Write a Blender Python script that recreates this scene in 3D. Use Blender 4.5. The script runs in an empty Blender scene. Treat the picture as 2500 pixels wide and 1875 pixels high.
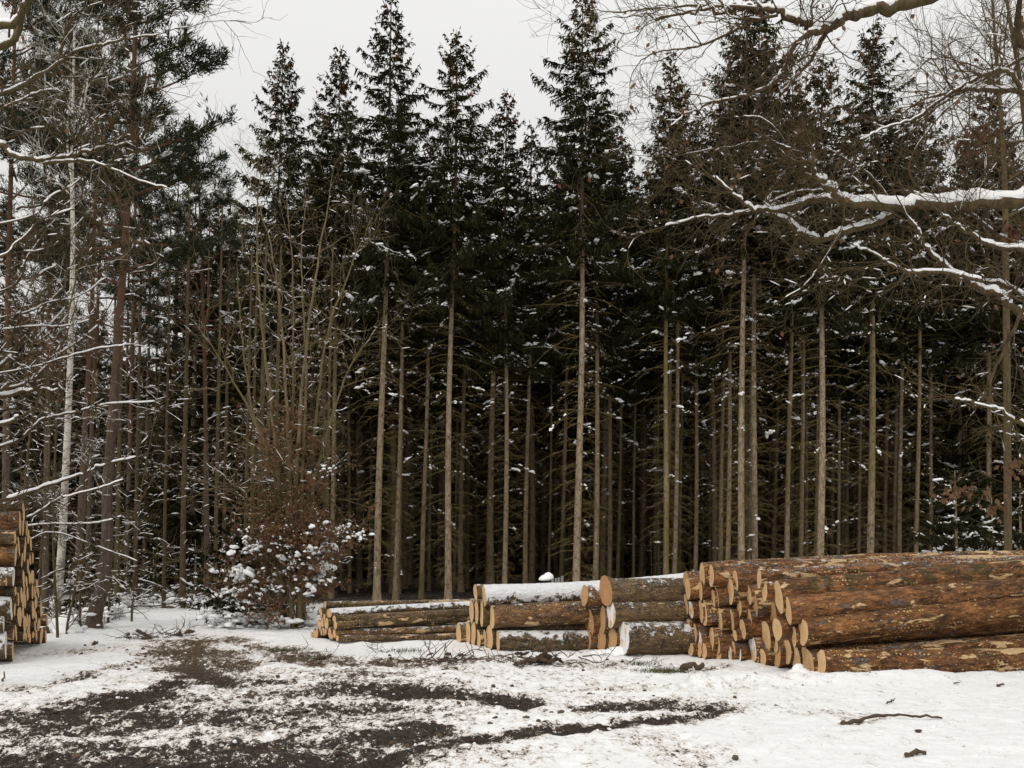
import bpy, math, random
import numpy as np
from mathutils import Vector, Matrix

R = math.radians
rnd = random.Random(11)
npr = np.random.default_rng(11)
scene = bpy.context.scene
COL = scene.collection

# ------------------------------------------------------------------ camera model (photo 2500 x 1875)
F, CX, HY, CAMZ = 2452.0, 1250.0, 1356.0, 1.6
def at(sx, sy, d):
    """point seen at photo position (sx, sy) at distance d in front of the camera"""
    return np.array([(sx - CX) / F * d, d, CAMZ - (sy - HY) / F * d])
def gx(sx, d): return (sx - CX) / F * d
cam_d = bpy.data.cameras.new("camera")
cam = bpy.data.objects.new("camera", cam_d)
COL.objects.link(cam)
cam.location = (0, 0, CAMZ)
cam.rotation_euler = (R(90), 0, 0)
cam_d.sensor_width = 36
cam_d.lens = F / 2500 * 36
cam_d.shift_y = (HY - 937.5) / 2500
cam_d.clip_end = 2000
scene.camera = cam

# ------------------------------------------------------------------ object helpers
def tag(o, label=None, cat=None, group=None, kind=None):
    if label: o["label"] = label
    if cat: o["category"] = cat
    if group: o["group"] = group
    if kind: o["kind"] = kind
    return o
def thing(name, label, cat, loc=(0, 0, 0), group=None, rot=None):
    o = bpy.data.objects.new(name, None)
    o.empty_display_size = .2
    COL.objects.link(o)
    o.location = tuple(float(v) for v in loc)
    if rot is not None:
        o.rotation_mode = 'QUATERNION'
        o.rotation_quaternion = rot
    return tag(o, label, cat, group)
def part(name, me, parent=None, color=None, scale=None):
    o = bpy.data.objects.new(name, me)
    COL.objects.link(o)
    if parent is not None: o.parent = parent
    if color is not None: o.color = color
    if scale is not None: o.scale = scale
    return o

class MB:
    """collects vertices and faces, builds one mesh"""
    def __init__(s): s.v, s.f, s.n = [], [], 0
    def add(s, V, Fc, mat=0):
        V = np.asarray(V, float).reshape(-1, 3); Fc = np.asarray(Fc, int)
        s.v.append(V); s.f.append((Fc + s.n, mat)); s.n += len(V)
    def quads(s, P, D, L, W, N, mat=0):
        """leaf/needle shaped quads: start P, direction D, length L, half width W, side N"""
        n = len(P)
        if n == 0: return
        L = np.broadcast_to(np.asarray(L, float), (n,))[:, None]
        W = np.broadcast_to(np.asarray(W, float), (n,))[:, None]
        m = P + D * L * .45
        V = np.stack([P, m + N * W, P + D * L, m - N * W], 1).reshape(-1, 3)
        s.add(V, np.arange(4 * n).reshape(-1, 4), mat)
    def tube(s, pts, rad, sides=4, mat=0, cap=False, zs=1.0):
        pts = np.asarray(pts, float); n = len(pts)
        rad = np.broadcast_to(np.asarray(rad, float), (n,))
        T = np.gradient(pts, axis=0)
        T /= np.linalg.norm(T, axis=1)[:, None] + 1e-9
        ref = np.array([0, 0, 1.]) if abs(T[:, 2]).mean() < .75 else np.array([.3, 1., 0])
        A = np.cross(T, ref); A /= np.linalg.norm(A, axis=1)[:, None] + 1e-9
        B = np.cross(A, T)
        t = np.linspace(0, 2 * np.pi, sides, endpoint=False)
        V = pts[:, None] + (A[:, None] * np.cos(t)[None, :, None] + B[:, None] * np.sin(t)[None, :, None] * zs) * rad[:, None, None]
        i = np.arange(n - 1)[:, None] * sides; j = np.arange(sides)[None]; k = (j + 1) % sides
        Fq = np.stack([i + j, i + k, i + sides + k, i + sides + j], -1).reshape(-1, 4)
        s.add(V, Fq, mat)
        if cap:
            for b in (0, n - 1):
                vv = V[b]; s.add(np.vstack([vv, vv.mean(0)]), np.array([[q, (q + 1) % sides, sides] for q in range(sides)]), mat)
    def build(s, name, mats, smooth=True):
        me = bpy.data.meshes.new(name)
        if s.n:
            V = np.concatenate(s.v)
            me.vertices.add(len(V)); me.vertices.foreach_set("co", V.ravel().astype(np.float32))
            loops = np.concatenate([f.ravel() for f, m in s.f])
            sizes = np.concatenate([np.full(len(f), f.shape[1]) for f, m in s.f])
            mi = np.concatenate([np.full(len(f), m) for f, m in s.f])
            me.loops.add(len(loops)); me.loops.foreach_set("vertex_index", loops.astype(np.int32))
            me.polygons.add(len(sizes))
            st = np.concatenate([[0], np.cumsum(sizes)[:-1]])
            me.polygons.foreach_set("loop_start", st.astype(np.int32))
            me.polygons.foreach_set("loop_total", sizes.astype(np.int32))
            me.polygons.foreach_set("material_index", mi.astype(np.int32))
            me.polygons.foreach_set("use_smooth", np.full(len(sizes), smooth))
            me.update(calc_edges=True); me.validate()
        for m in mats: me.materials.append(m)
        return me

def ico(sub):
    t = (1 + 5 ** .5) / 2
    v = [(-1, t, 0), (1, t, 0), (-1, -t, 0), (1, -t, 0), (0, -1, t), (0, 1, t), (0, -1, -t), (0, 1, -t), (t, 0, -1), (t, 0, 1), (-t, 0, -1), (-t, 0, 1)]
    f = [(0, 11, 5), (0, 5, 1), (0, 1, 7), (0, 7, 10), (0, 10, 11), (1, 5, 9), (5, 11, 4), (11, 10, 2), (10, 7, 6), (7, 1, 8), (3, 9, 4), (3, 4, 2), (3, 2, 6), (3, 6, 8), (3, 8, 9), (4, 9, 5), (2, 4, 11), (6, 2, 10), (8, 6, 7), (9, 8, 1)]
    v = [np.array(p) / np.linalg.norm(p) for p in v]
    for _ in range(sub):
        cache, nf = {}, []
        def mid(a, b):
            k = (min(a, b), max(a, b))
            if k not in cache:
                m = v[a] + v[b]; v.append(m / np.linalg.norm(m)); cache[k] = len(v) - 1
            return cache[k]
        for a, b, c in f:
            x, y, z = mid(a, b), mid(b, c), mid(c, a)
            nf += [(a, x, z), (b, y, x), (c, z, y), (x, y, z)]
        f = nf
    return np.array(v), np.array(f)
ICO0, ICO1, ICO2 = ico(0), ico(1), ico(2)
def blobs(mb, C, D, S, T=ICO1, rough=.18, rng=npr, mat=0):
    """snow pads: centres C, horizontal directions D, sizes S (n,3)"""
    C = np.asarray(C, float); n = len(C)
    if n == 0: return
    D = np.asarray(D, float); S = np.asarray(S, float)
    D = D / (np.linalg.norm(D, axis=1)[:, None] + 1e-9)
    Pp = np.cross(np.array([0, 0, 1.]), D); Pp /= np.linalg.norm(Pp, axis=1)[:, None] + 1e-9
    U = np.cross(D, Pp)
    tv, tf = T
    k = 1 + rng.uniform(-rough, rough, (n, len(tv)))
    X = tv[None, :, 0] * k * S[:, 0:1]; Y = tv[None, :, 1] * k * S[:, 1:2]; Z = tv[None, :, 2] * k
    Z = np.where(Z < 0, Z * .35, Z) * S[:, 2:3]
    V = C[:, None] + D[:, None] * X[..., None] + Pp[:, None] * Y[..., None] + U[:, None] * Z[..., None]
    Fc = (tf[None] + (np.arange(n) * len(tv))[:, None, None]).reshape(-1, 3)
    mb.add(V, Fc, mat)

def unit(v): return v / (np.linalg.norm(v) + 1e-9)
def catmull(P, k=6):
    P = np.asarray(P, float)
    Q = np.vstack([2 * P[0] - P[1], P, 2 * P[-1] - P[-2]])
    out = []
    for i in range(1, len(Q) - 2):
        a, b, c, d = Q[i - 1], Q[i], Q[i + 1], Q[i + 2]
        for t in np.linspace(0, 1, k, endpoint=False):
            out.append(.5 * (2 * b + (c - a) * t + (2 * a - 5 * b + 4 * c - d) * t * t + (3 * b - a - 3 * c + d) * t ** 3))
    out.append(P[-1])
    return np.array(out)

# ------------------------------------------------------------------ numpy value noise
def vnoise(x, y, seed=0):
    xi = np.floor(x).astype(np.int64); yi = np.floor(y).astype(np.int64)
    fx, fy = x - xi, y - yi
    fx = fx * fx * (3 - 2 * fx); fy = fy * fy * (3 - 2 * fy)
    def h(a, b):
        n = (a * 374761393 + b * 668265263 + seed * 974634721) & 0x7fffffff
        n = ((n ^ (n >> 13)) * 1274126177) & 0x7fffffff
        n = (n ^ (n >> 16)) & 0xffffff
        return n / 0xffffff
    return (h(xi, yi) * (1 - fx) + h(xi + 1, yi) * fx) * (1 - fy) + (h(xi, yi + 1) * (1 - fx) + h(xi + 1, yi + 1) * fx) * fy
def fbm(x, y, sc, octv=4, seed=0, gain=.5):
    o, a, t = 0, 1, 0
    for i in range(octv):
        o = o + a * vnoise(x * sc + 17.3 * i, y * sc - 9.1 * i, seed + i); t += a; a *= gain; sc *= 2.03
    return o / t

# ------------------------------------------------------------------ node material helpers
class NM:
    def __init__(s, name):
        s.m = bpy.data.materials.new(name); s.m.use_nodes = True
        s.t = s.m.node_tree; s.t.nodes.clear()
        s.out = s.n('ShaderNodeOutputMaterial'); s.b = s.n('ShaderNodeBsdfPrincipled')
        s.l(s.b.outputs[0], s.out.inputs[0])
        s.b.inputs['Roughness'].default_value = .85
        s.b.inputs['Specular IOR Level'].default_value = .25
    def n(s, ty, **kw):
        nd = s.t.nodes.new(ty)
        for k, v in kw.items(): setattr(nd, k, v)
        return nd
    def l(s, a, b): s.t.links.new(a, b)
    def put(s, sock, v):
        if hasattr(v, 'is_output') or isinstance(v, bpy.types.NodeSocket): s.l(v, sock)
        elif isinstance(v, (tuple, list)) and len(v) == 3 and sock.type == 'RGBA': sock.default_value = (*v, 1)
        else: sock.default_value = v
    def math(s, op, a, b=0., c=None, clamp=False):
        nd = s.n('ShaderNodeMath', operation=op, use_clamp=clamp)
        s.put(nd.inputs[0], a); s.put(nd.inputs[1], b)
        if c is not None: s.put(nd.inputs[2], c)
        return nd.outputs[0]
    def step(s, v, lo, hi):
        nd = s.n('ShaderNodeMapRange', interpolation_type='SMOOTHSTEP')
        s.put(nd.inputs[0], v); s.put(nd.inputs[1], lo); s.put(nd.inputs[2], hi)
        return nd.outputs[0]
    def mix(s, f, a, b):
        nd = s.n('ShaderNodeMix', data_type='RGBA')
        s.put(nd.inputs[0], f); s.put(nd.inputs[6], a); s.put(nd.inputs[7], b)
        return nd.outputs[2]
    def noise(s, vec, sc, det=4, rough=.55, dist=0.):
        nd = s.n('ShaderNodeTexNoise')
        s.l(vec, nd.inputs['Vector']); nd.inputs['Scale'].default_value = sc
        nd.inputs['Detail'].default_value = det; nd.inputs['Roughness'].default_value = rough
        nd.inputs['Distortion'].default_value = dist
        return nd.outputs[0]
    def voro(s, vec, sc, feat='F1', out='Distance', rnd_=1.):
        nd = s.n('ShaderNodeTexVoronoi', feature=feat)
        s.l(vec, nd.inputs['Vector']); nd.inputs['Scale'].default_value = sc; nd.inputs['Randomness'].default_value = rnd_
        return nd.outputs[out]
    def obj(s): return s.n('ShaderNodeTexCoord').outputs['Object']
    def info(s): return s.n('ShaderNodeObjectInfo')
    def vmul(s, v, k):
        nd = s.n('ShaderNodeVectorMath', operation='MULTIPLY'); s.l(v, nd.inputs[0]); nd.inputs[1].default_value = k
        return nd.outputs[0]
    def vadd(s, v, w):
        nd = s.n('ShaderNodeVectorMath', operation='ADD'); s.l(v, nd.inputs[0]); s.put(nd.inputs[1], w)
        return nd.outputs[0]
    def scat(s, f, k=50.):
        nd = s.n('ShaderNodeCombineXYZ'); x = s.math('MULTIPLY', f, k)
        for i in range(3): s.l(x, nd.inputs[i])
        return nd.outputs[0]
    def nz(s):
        g = s.n('ShaderNodeNewGeometry'); sp = s.n('ShaderNodeSeparateXYZ'); s.l(g.outputs['Normal'], sp.inputs[0])
        return sp.outputs[2]
    def bump(s, h, st=.5, dist=.02):
        nd = s.n('ShaderNodeBump'); s.l(h, nd.inputs['Height'])
        nd.inputs['Strength'].default_value = st; nd.inputs['Distance'].default_value = dist
        s.l(nd.outputs[0], s.b.inputs['Normal'])
    def color(s, c): s.put(s.b.inputs['Base Color'], c); return s.m

SNOWC = (.86, .86, .865)
def m_snow():
    q = NM("snow"); v = q.obj(); n = q.noise(v, 14, 4)
    q.bump(n, .5, .03); q.b.inputs['Roughness'].default_value = .7
    return q.color(q.mix(q.noise(v, 3, 3), (.80, .80, .81), (.89, .89, .89)))
def m_needle(name, a, b, tw):
    q = NM(name); v = q.obj(); i = q.info()
    c = q.mix(q.noise(v, 1.3, 3), a, b)
    c = q.mix(q.step(q.noise(v, 6, 2), .55, .75), c, tw)
    c = q.mix(q.math('MULTIPLY', i.outputs['Random'], .5), c, (.014, .017, .008))
    q.b.inputs['Roughness'].default_value = .7
    q.b.inputs['Specular IOR Level'].default_value = .1
    return q.color(c)
def m_trunk(name, a, b, moss, knots=True, orange=None, top=None):
    q = NM(name); v = q.obj(); i = q.info()
    vs = q.vadd(q.vmul(v, (1, 1, .25)), q.scat(i.outputs['Random']))
    n = q.noise(vs, 22, 5, .65)
    c = q.mix(q.step(n, .3, .72), a, b)
    big = q.noise(q.vadd(q.vmul(v, (1, 1, .3)), q.scat(i.outputs['Random'])), .9, 2)
    rs = q.n('ShaderNodeSeparateColor'); q.l(i.outputs['Color'], rs.inputs[0])
    c = q.mix(q.math('MULTIPLY', q.step(big, .3, .7), rs.outputs[1]), c, moss)
    if orange:
        sp = q.n('ShaderNodeSeparateXYZ'); q.l(v, sp.inputs[0])
        c = q.mix(q.step(sp.outputs[2], 3.5, 8.), c, orange)
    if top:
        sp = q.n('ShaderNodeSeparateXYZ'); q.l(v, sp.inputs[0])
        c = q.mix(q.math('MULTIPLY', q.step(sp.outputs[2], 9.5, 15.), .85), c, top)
    if knots:
        d = q.voro(q.vadd(q.vmul(v, (1, 1, .6)), q.scat(i.outputs['Random'])), 8)
        c = q.mix(q.step(d, .20, .10), c, (.035, .025, .018))
    q.bump(q.noise(vs, 30, 4), .8, .02)
    return q.color(c)
def m_plain(name, a, b, sc=8, rough=.85):
    q = NM(name); v = q.obj(); i = q.info()
    q.b.inputs['Roughness'].default_value = rough
    c = q.mix(q.noise(v, sc, 4), a, b)
    return q.color(c)
def m_birch():
    q = NM("birch_bark"); v = q.obj()
    n = q.noise(q.vmul(v, (1, 1, 3.2)), 5, 4, .6)
    c = q.mix(q.step(n, .56, .66), (.55, .52, .45), (.05, .04, .035))
    sp = q.n('ShaderNodeSeparateXYZ'); q.l(v, sp.inputs[0])
    low = q.math('MULTIPLY', q.step(sp.outputs[2], 4.5, .3), q.step(q.noise(v, 4, 3), .35, .6))
    return q.color(q.mix(low, c, (.10, .085, .055)))
def m_logbark():
    q = NM("log_bark"); v = q.obj(); i = q.info()
    rs = q.n('ShaderNodeSeparateColor'); q.l(i.outputs['Color'], rs.inputs[0])
    snow, pine, moss, deb = rs.outputs[0], rs.outputs[1], rs.outputs[2], i.outputs['Alpha']
    off = q.scat(i.outputs['Random'])
    vl = q.vadd(q.vmul(v, (.35, 1, 1)), off); vv = q.vadd(v, off)
    n1 = q.noise(vl, 16, 5, .65); n2 = q.noise(vl, 3.2, 4, .6); n3 = q.noise(vv, 5, 4)
    wv = q.n('ShaderNodeTexNoise'); q.l(vv, wv.inputs['Vector']); wv.inputs['Scale'].default_value = 14; wv.inputs['Detail'].default_value = 3
    warp = q.vadd(q.vmul(v, (.38, 1, 1)), q.vmul(wv.outputs[1], (.05, .09, .09)))
    spruce = q.mix(q.step(n1, .32, .68), (.050, .033, .018), (.21, .145, .078))
    spruce = q.mix(q.math('MULTIPLY', pine, q.step(n2, .35, .65)), spruce, (.33, .20, .085))
    pin = q.mix(q.step(n1, .32, .68), (.055, .023, .010), (.33, .145, .050))
    pin = q.mix(q.step(n2, .47, .66), pin, q.mix(q.step(n1, .35, .65), (.22, .085, .028), (.44, .205, .075)))
    pin = q.mix(q.step(q.noise(vl, 6, 4, .65), .56, .64), pin, (.17, .135, .115))
    c = q.mix(q.step(pine, .3, .6), spruce, pin)
    plates = q.voro(q.vadd(warp, off), 21, 'DISTANCE_TO_EDGE')
    crack = q.math('MULTIPLY', q.step(plates, .13, .0), q.step(q.noise(vv, 4, 3), .40, .62))
    c = q.mix(q.math('MULTIPLY', crack, .75), c, (.022, .012, .008))
    fine = q.noise(q.vadd(q.vmul(v, (.5, 1, 1)), off), 60, 3, .7)
    c = q.mix(q.math('MULTIPLY', q.step(fine, .55, .72), .55), c, (.03, .018, .010))
    c = q.mix(q.math('MULTIPLY', q.step(fine, .40, .28), .45), c, (.40, .23, .11))
    c = q.mix(q.math('MULTIPLY', q.math('MULTIPLY', q.step(n3, .50, .62), moss), .85), c, (.052, .052, .017))
    # bark torn off, pale wood
    t = q.math('ADD', q.noise(q.vadd(q.vmul(v, (.34, 1, 1)), q.vmul(off, (1.7, 1.7, 1.7))), 6.2, 5, .6, .5), q.math('MULTIPLY', deb, .13))
    edge = q.math('ADD', t, q.math('MULTIPLY', n1, .06))
    c = q.mix(q.step(edge, .704, .727), c, q.mix(q.noise(vl, 9, 4), (.62, .40, .19), (.78, .58, .33)))
    fl = q.noise(q.vadd(q.vmul(v, (.6, 1, 1)), q.vmul(off, (2.3, 2.3, 2.3))), 24, 4, .6)
    c = q.mix(q.math('MULTIPLY', q.step(q.math('ADD', fl, q.math('MULTIPLY', deb, .05)), .655, .69), .85), c, (.58, .36, .17))
    dk = q.noise(q.vadd(q.vmul(v, (.5, 1, 1)), q.vmul(off, (3.1, 3.1, 3.1))), 11, 5, .7)
    c = q.mix(q.math('MULTIPLY', q.step(dk, .54, .66), .7), c, (.035, .020, .014))
    # spiked roller marks
    dots = q.voro(q.vmul(v, (1, 1, 1)), 19, rnd_=.5)
    band = q.step(q.math('ADD', q.noise(vv, 1.4, 2), q.math('MULTIPLY', deb, .12)), .60, .63)
    c = q.mix(q.math('MULTIPLY', q.step(dots, .30, .20), band), c, (.68, .47, .22))
    # lying snow
    sn = q.math('ADD', q.math('MULTIPLY', q.nz(), .34), q.math('MULTIPLY', q.math('SUBTRACT', q.noise(vv, 7, 7, .75), .5), 2.3))
    th = q.math('SUBTRACT', .86, q.math('MULTIPLY', snow, .95))
    sm = q.step(q.math('SUBTRACT', sn, th), -.04, .07)
    fleck = q.math('MULTIPLY', q.step(q.math('ADD', q.noise(vv, 34, 3, .7), q.math('MULTIPLY', q.nz(), .06)), .635, .67), q.step(snow, .1, .8))
    sm = q.math('MAXIMUM', sm, fleck)
    c = q.mix(sm, c, (.82, .82, .83))
    q.bump(q.math('ADD', q.math('MULTIPLY', q.step(plates, 0, .2), .5), q.math('ADD', q.math('ADD', n1, fine), q.math('MULTIPLY', sm, .8))), 1., .022)
    q.b.inputs['Roughness'].default_value = .75
    return q.color(c)
def m_cut():
    q = NM("cut_wood"); v = q.obj(); i = q.info()
    rs = q.n('ShaderNodeSeparateColor'); q.l(i.outputs['Color'], rs.inputs[0])
    off = q.scat(i.outputs['Random'])
    sp = q.n('ShaderNodeSeparateXYZ'); q.l(q.vadd(v, q.vmul(q.n('ShaderNodeTexNoise').outputs[1], (.02, .02, .02))), sp.inputs[0])
    rr = q.math('SQRT', q.math('ADD', q.math('POWER', sp.outputs[1], 2.), q.math('POWER', sp.outputs[2], 2.)))
    ring = q.math('SINE', q.math('MULTIPLY', rr, 420.))
    pale = q.mix(q.noise(q.vadd(v, off), 7, 3), (.70, .45, .215), (.85, .61, .33))
    red = q.mix(q.noise(q.vadd(v, off), 7, 3), (.36, .17, .08), (.55, .29, .13))
    c = q.mix(rs.outputs[1], pale, red)
    c = q.mix(q.math('MULTIPLY', q.math('ADD', ring, 1.), .16), c, (.38, .20, .09))
    heart = q.math('MULTIPLY', q.step(q.math('ADD', rr, q.math('MULTIPLY', q.noise(q.vadd(v, off), 9, 3), .06)), .16, .06), .5)
    c = q.mix(heart, c, (.60, .33, .15))
    saw = q.noise(q.vadd(q.vmul(v, (1, .6, 5)), off), 14, 3)
    c = q.mix(q.math('MULTIPLY', q.step(saw, .55, .75), .25), c, (.45, .27, .13))
    c = q.mix(q.math('MULTIPLY', q.step(q.noise(q.vadd(v, off), 11, 3), .66, .74), .5), c, (.16, .10, .06))
    sn = q.step(q.math('ADD', q.noise(q.vadd(q.vmul(v, (1, 1, .5)), off), 9, 5, .65), q.math('MULTIPLY', rs.outputs[0], .3)), .70, .74)
    c = q.mix(sn, c, (.82, .82, .83))
    q.bump(saw, .25, .01)
    return q.color(c)
def m_ground():
    q = NM("snowy_ground"); v = q.obj()
    at_ = q.n('ShaderNodeAttribute', attribute_name="mud"); mud = at_.outputs['Fac']
    va = q.vmul(v, (1, .55, 1))
    nA = q.noise(va, 11, 6, .72, .3); nB = q.noise(v, 38, 5, .75); nC = q.noise(v, 2.2, 4)
    k = q.math('ADD', q.math('MULTIPLY', nA, .55), q.math('MULTIPLY', nB, .45))
    e = q.math('ADD', q.math('ADD', q.math('MULTIPLY', q.math('SUBTRACT', k, .5), 5.4), q.math('MULTIPLY', q.math('SUBTRACT', q.noise(va, 3.5, 3), .5), 1.2)), q.math('MULTIPLY', q.math('SUBTRACT', mud, .60), 1.25))
    m1 = q.step(e, -.05, .13)
    dirty = q.step(e, -.60, .10)
    snow = q.mix(nC, (.80, .80, .815), (.89, .89, .89))
    snow = q.mix(q.math('MULTIPLY', dirty, .75), snow, (.46, .38, .30))
    mudc = q.mix(q.step(q.noise(v, 26, 5, .75), .36, .68), (.007, .005, .004), (.060, .041, .028))
    gr = q.n('ShaderNodeAttribute', attribute_name="litter").outputs['Fac']
    mudc = q.mix(q.math('MULTIPLY', gr, q.step(nB, .4, .6)), mudc, (.13, .085, .045))
    c = q.mix(m1, snow, mudc)
    q.bump(q.math('ADD', q.math('MULTIPLY', nA, 1.), q.math('MULTIPLY', nB, .5)), .55, .06)
    q.b.inputs['Roughness'].default_value = .8
    return q.color(c)

M = dict(
    snow=m_snow(),
    spruce=m_needle("spruce_needles", (.010, .011, .004), (.033, .030, .009), (.056, .040, .014)),
    pine=m_needle("pine_needles", (.014, .022, .011), (.034, .042, .019), (.04, .04, .018)),
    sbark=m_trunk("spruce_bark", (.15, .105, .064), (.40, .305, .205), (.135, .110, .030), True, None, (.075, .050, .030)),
    pbark=m_trunk("pine_bark", (.05, .036, .028), (.135, .098, .076), (.10, .09, .04), False, (.105, .050, .029)),
    bark=m_trunk("grey_brown_bark", (.042, .028, .015), (.125, .084, .045), (.10, .082, .026), False),
    dead=m_plain("dead_twig", (.062, .046, .017), (.175, .128, .048), 3),
    twig=m_plain("bare_twig", (.075, .048, .026), (.15, .10, .052), 3),
    birch=m_birch(), tan=m_trunk("tan_bark", (.11, .082, .046), (.235, .175, .10), (.14, .115, .04), False),
    cone=m_plain("spruce_cone", (.10, .038, .016), (.19, .075, .028), 9),
    leaf=m_plain("dry_leaf", (.070, .036, .018), (.165, .085, .042), 7),
    logbark=m_logbark(), cut=m_cut(), ground=m_ground(),
    grass=m_plain("grass", (.035, .05, .012), (.10, .11, .035), 20),
    debris=m_plain("rotten_wood", (.03, .02, .014), (.14, .095, .06), 14),
    post=m_plain("weathered_post", (.16, .16, .16), (.30, .29, .28), 20),
)

# ------------------------------------------------------------------ world, sun
SUN_EL, SUN_AZ = 48, 215
w = bpy.data.worlds.new("World"); scene.world = w; w.use_nodes = True
nt = w.node_tree; nt.nodes.clear()
wo = nt.nodes.new('ShaderNodeOutputWorld'); bg = nt.nodes.new('ShaderNodeBackground')
sky = nt.nodes.new('ShaderNodeTexSky'); sky.sky_type = 'NISHITA'; sky.sun_disc = False
sky.sun_elevation = R(SUN_EL); sky.sun_rotation = R(SUN_AZ); sky.dust_density = 6; sky.air_density = 1; sky.ozone_density = 1
hs = nt.nodes.new('ShaderNodeHueSaturation'); hs.inputs['Saturation'].default_value = .05
mx = nt.nodes.new('ShaderNodeMix'); mx.data_type = 'RGBA'; mx.inputs[0].default_value = .88
# overcast dome: zenith brighter than the horizon, as under even cloud
tc = nt.nodes.new('ShaderNodeTexCoord'); sep = nt.nodes.new('ShaderNodeSeparateXYZ')
ramp = nt.nodes.new('ShaderNodeMapRange'); ramp.inputs[1].default_value = .35; ramp.inputs[2].default_value = 1.
ramp.inputs[3].default_value = 7.1; ramp.inputs[4].default_value = 11.5
comb = nt.nodes.new('ShaderNodeCombineColor')
nt.links.new(tc.outputs['Generated'], sep.inputs[0]); nt.links.new(sep.outputs[2], ramp.inputs[0])
for k in range(3):
    mm = nt.nodes.new('ShaderNodeMath'); mm.operation = 'MULTIPLY'; mm.inputs[1].default_value = (1., .993, .972)[k]
    nt.links.new(ramp.outputs[0], mm.inputs[0]); nt.links.new(mm.outputs[0], comb.inputs[k])
nt.links.new(sky.outputs[0], hs.inputs['Color']); nt.links.new(hs.outputs[0], mx.inputs[6]); nt.links.new(comb.outputs[0], mx.inputs[7])
nt.links.new(mx.outputs[2], bg.inputs[0]); bg.inputs[1].default_value = .12
nt.links.new(bg.outputs[0], wo.inputs[0])
sl = bpy.data.lights.new("sun", 'SUN'); sl.energy = 1.1; sl.angle = R(25); sl.color = (1, .94, .85)
so = bpy.data.objects.new("sun", sl); COL.objects.link(so)
az = R(SUN_AZ)   # soft light from behind the camera, to the left
sd = Vector((-.45 * math.cos(R(SUN_EL)), -.89 * math.cos(R(SUN_EL)), math.sin(R(SUN_EL))))
so.rotation_euler = sd.to_track_quat('Z', 'Y').to_euler()
scene.view_settings.view_transform = 'Standard'; scene.view_settings.look = 'None'
scene.view_settings.gamma = 1; scene.view_settings.exposure = 0.0
scene.cycles.max_bounces = 4; scene.cycles.diffuse_bounces = 2; scene.cycles.glossy_bounces = 2

# ------------------------------------------------------------------ ground: one sheet, photo-measured muddy wheel tracks
K = 2500 / 2212
def axis(segs):
    out = [segs[0][0]]
    for a, b, s in segs:
        n = max(1, int(round((b - a) / s))); out += list(np.linspace(a, b, n + 1)[1:])
    return np.array(out)
xs = axis([(-400, -60, 20), (-60, -20, 2), (-20, -8.5, .16), (-8.5, 8.5, .034), (8.5, 20, .16), (20, 60, 2), (60, 400, 20)])
ys = axis([(-60, -4, 4), (-4, 5.5, .4), (5.5, 14, .026), (14, 22, .045), (22, 34, .12), (34, 70, 1.), (70, 500, 20)])
GX, GY = np.meshgrid(xs, ys)
STROKES = [  # polyline in 2212-wide photo pixels, half width, strength
    ([(425, 1395), (410, 1440), (345, 1490), (190, 1525), (-60, 1565)], 12, 1.25),
    ([(360, 1405), (480, 1420), (520, 1440)], 16, 1.1), ([(380, 1440), (470, 1462)], 14, 1.3), ([(480,1470),(600,1462)], 10, .9),
    ([(500, 1383), (600, 1402), (680, 1412)], 7, .9),
    ([(600, 1412), (700, 1425), (850, 1432), (990, 1440)], 11, .95),
    ([(1020, 1425), (1100, 1418), (1230, 1435), (1330, 1432)], 8, .75),
    ([(1430, 1440), (1560, 1437)], 6, .7),
    ([(1110, 1506), (1000, 1496), (860, 1490), (740, 1478)], 11, 1.15), ([(960,1490),(1060,1500)], 12, .8),
    ([(860, 1520), (620, 1535), (300, 1560), (-60, 1590)], 15, 1.0),
    ([(1560, 1530), (1420, 1520), (1290, 1528)], 12, 1.2), ([(1540, 1545), (1380, 1556), (1180, 1576), (980, 1606), (800, 1640)], 9, 1.25),
    ([(900, 1580), (700, 1600), (400, 1610), (100, 1600), (-80, 1600)], 18, 1.1),
    ([(850, 1640), (600, 1650), (300, 1655), (-80, 1650)], 20, 1.25), ([(800, 1700), (400, 1700), (-80, 1690)], 30, 1.2),
    ([(330, 1430), (240, 1440), (100, 1478), (-40, 1500)], 5, .75), ([(280, 1395), (150, 1410), (60, 1415)], 5, .5),
    ([(1820, 1560), (1900, 1556)], 4, .5), ([(1400, 1600), (1520, 1640)], 14, .5), ([(1850, 1545), (1700,1530)], 8, .35),
]
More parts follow.
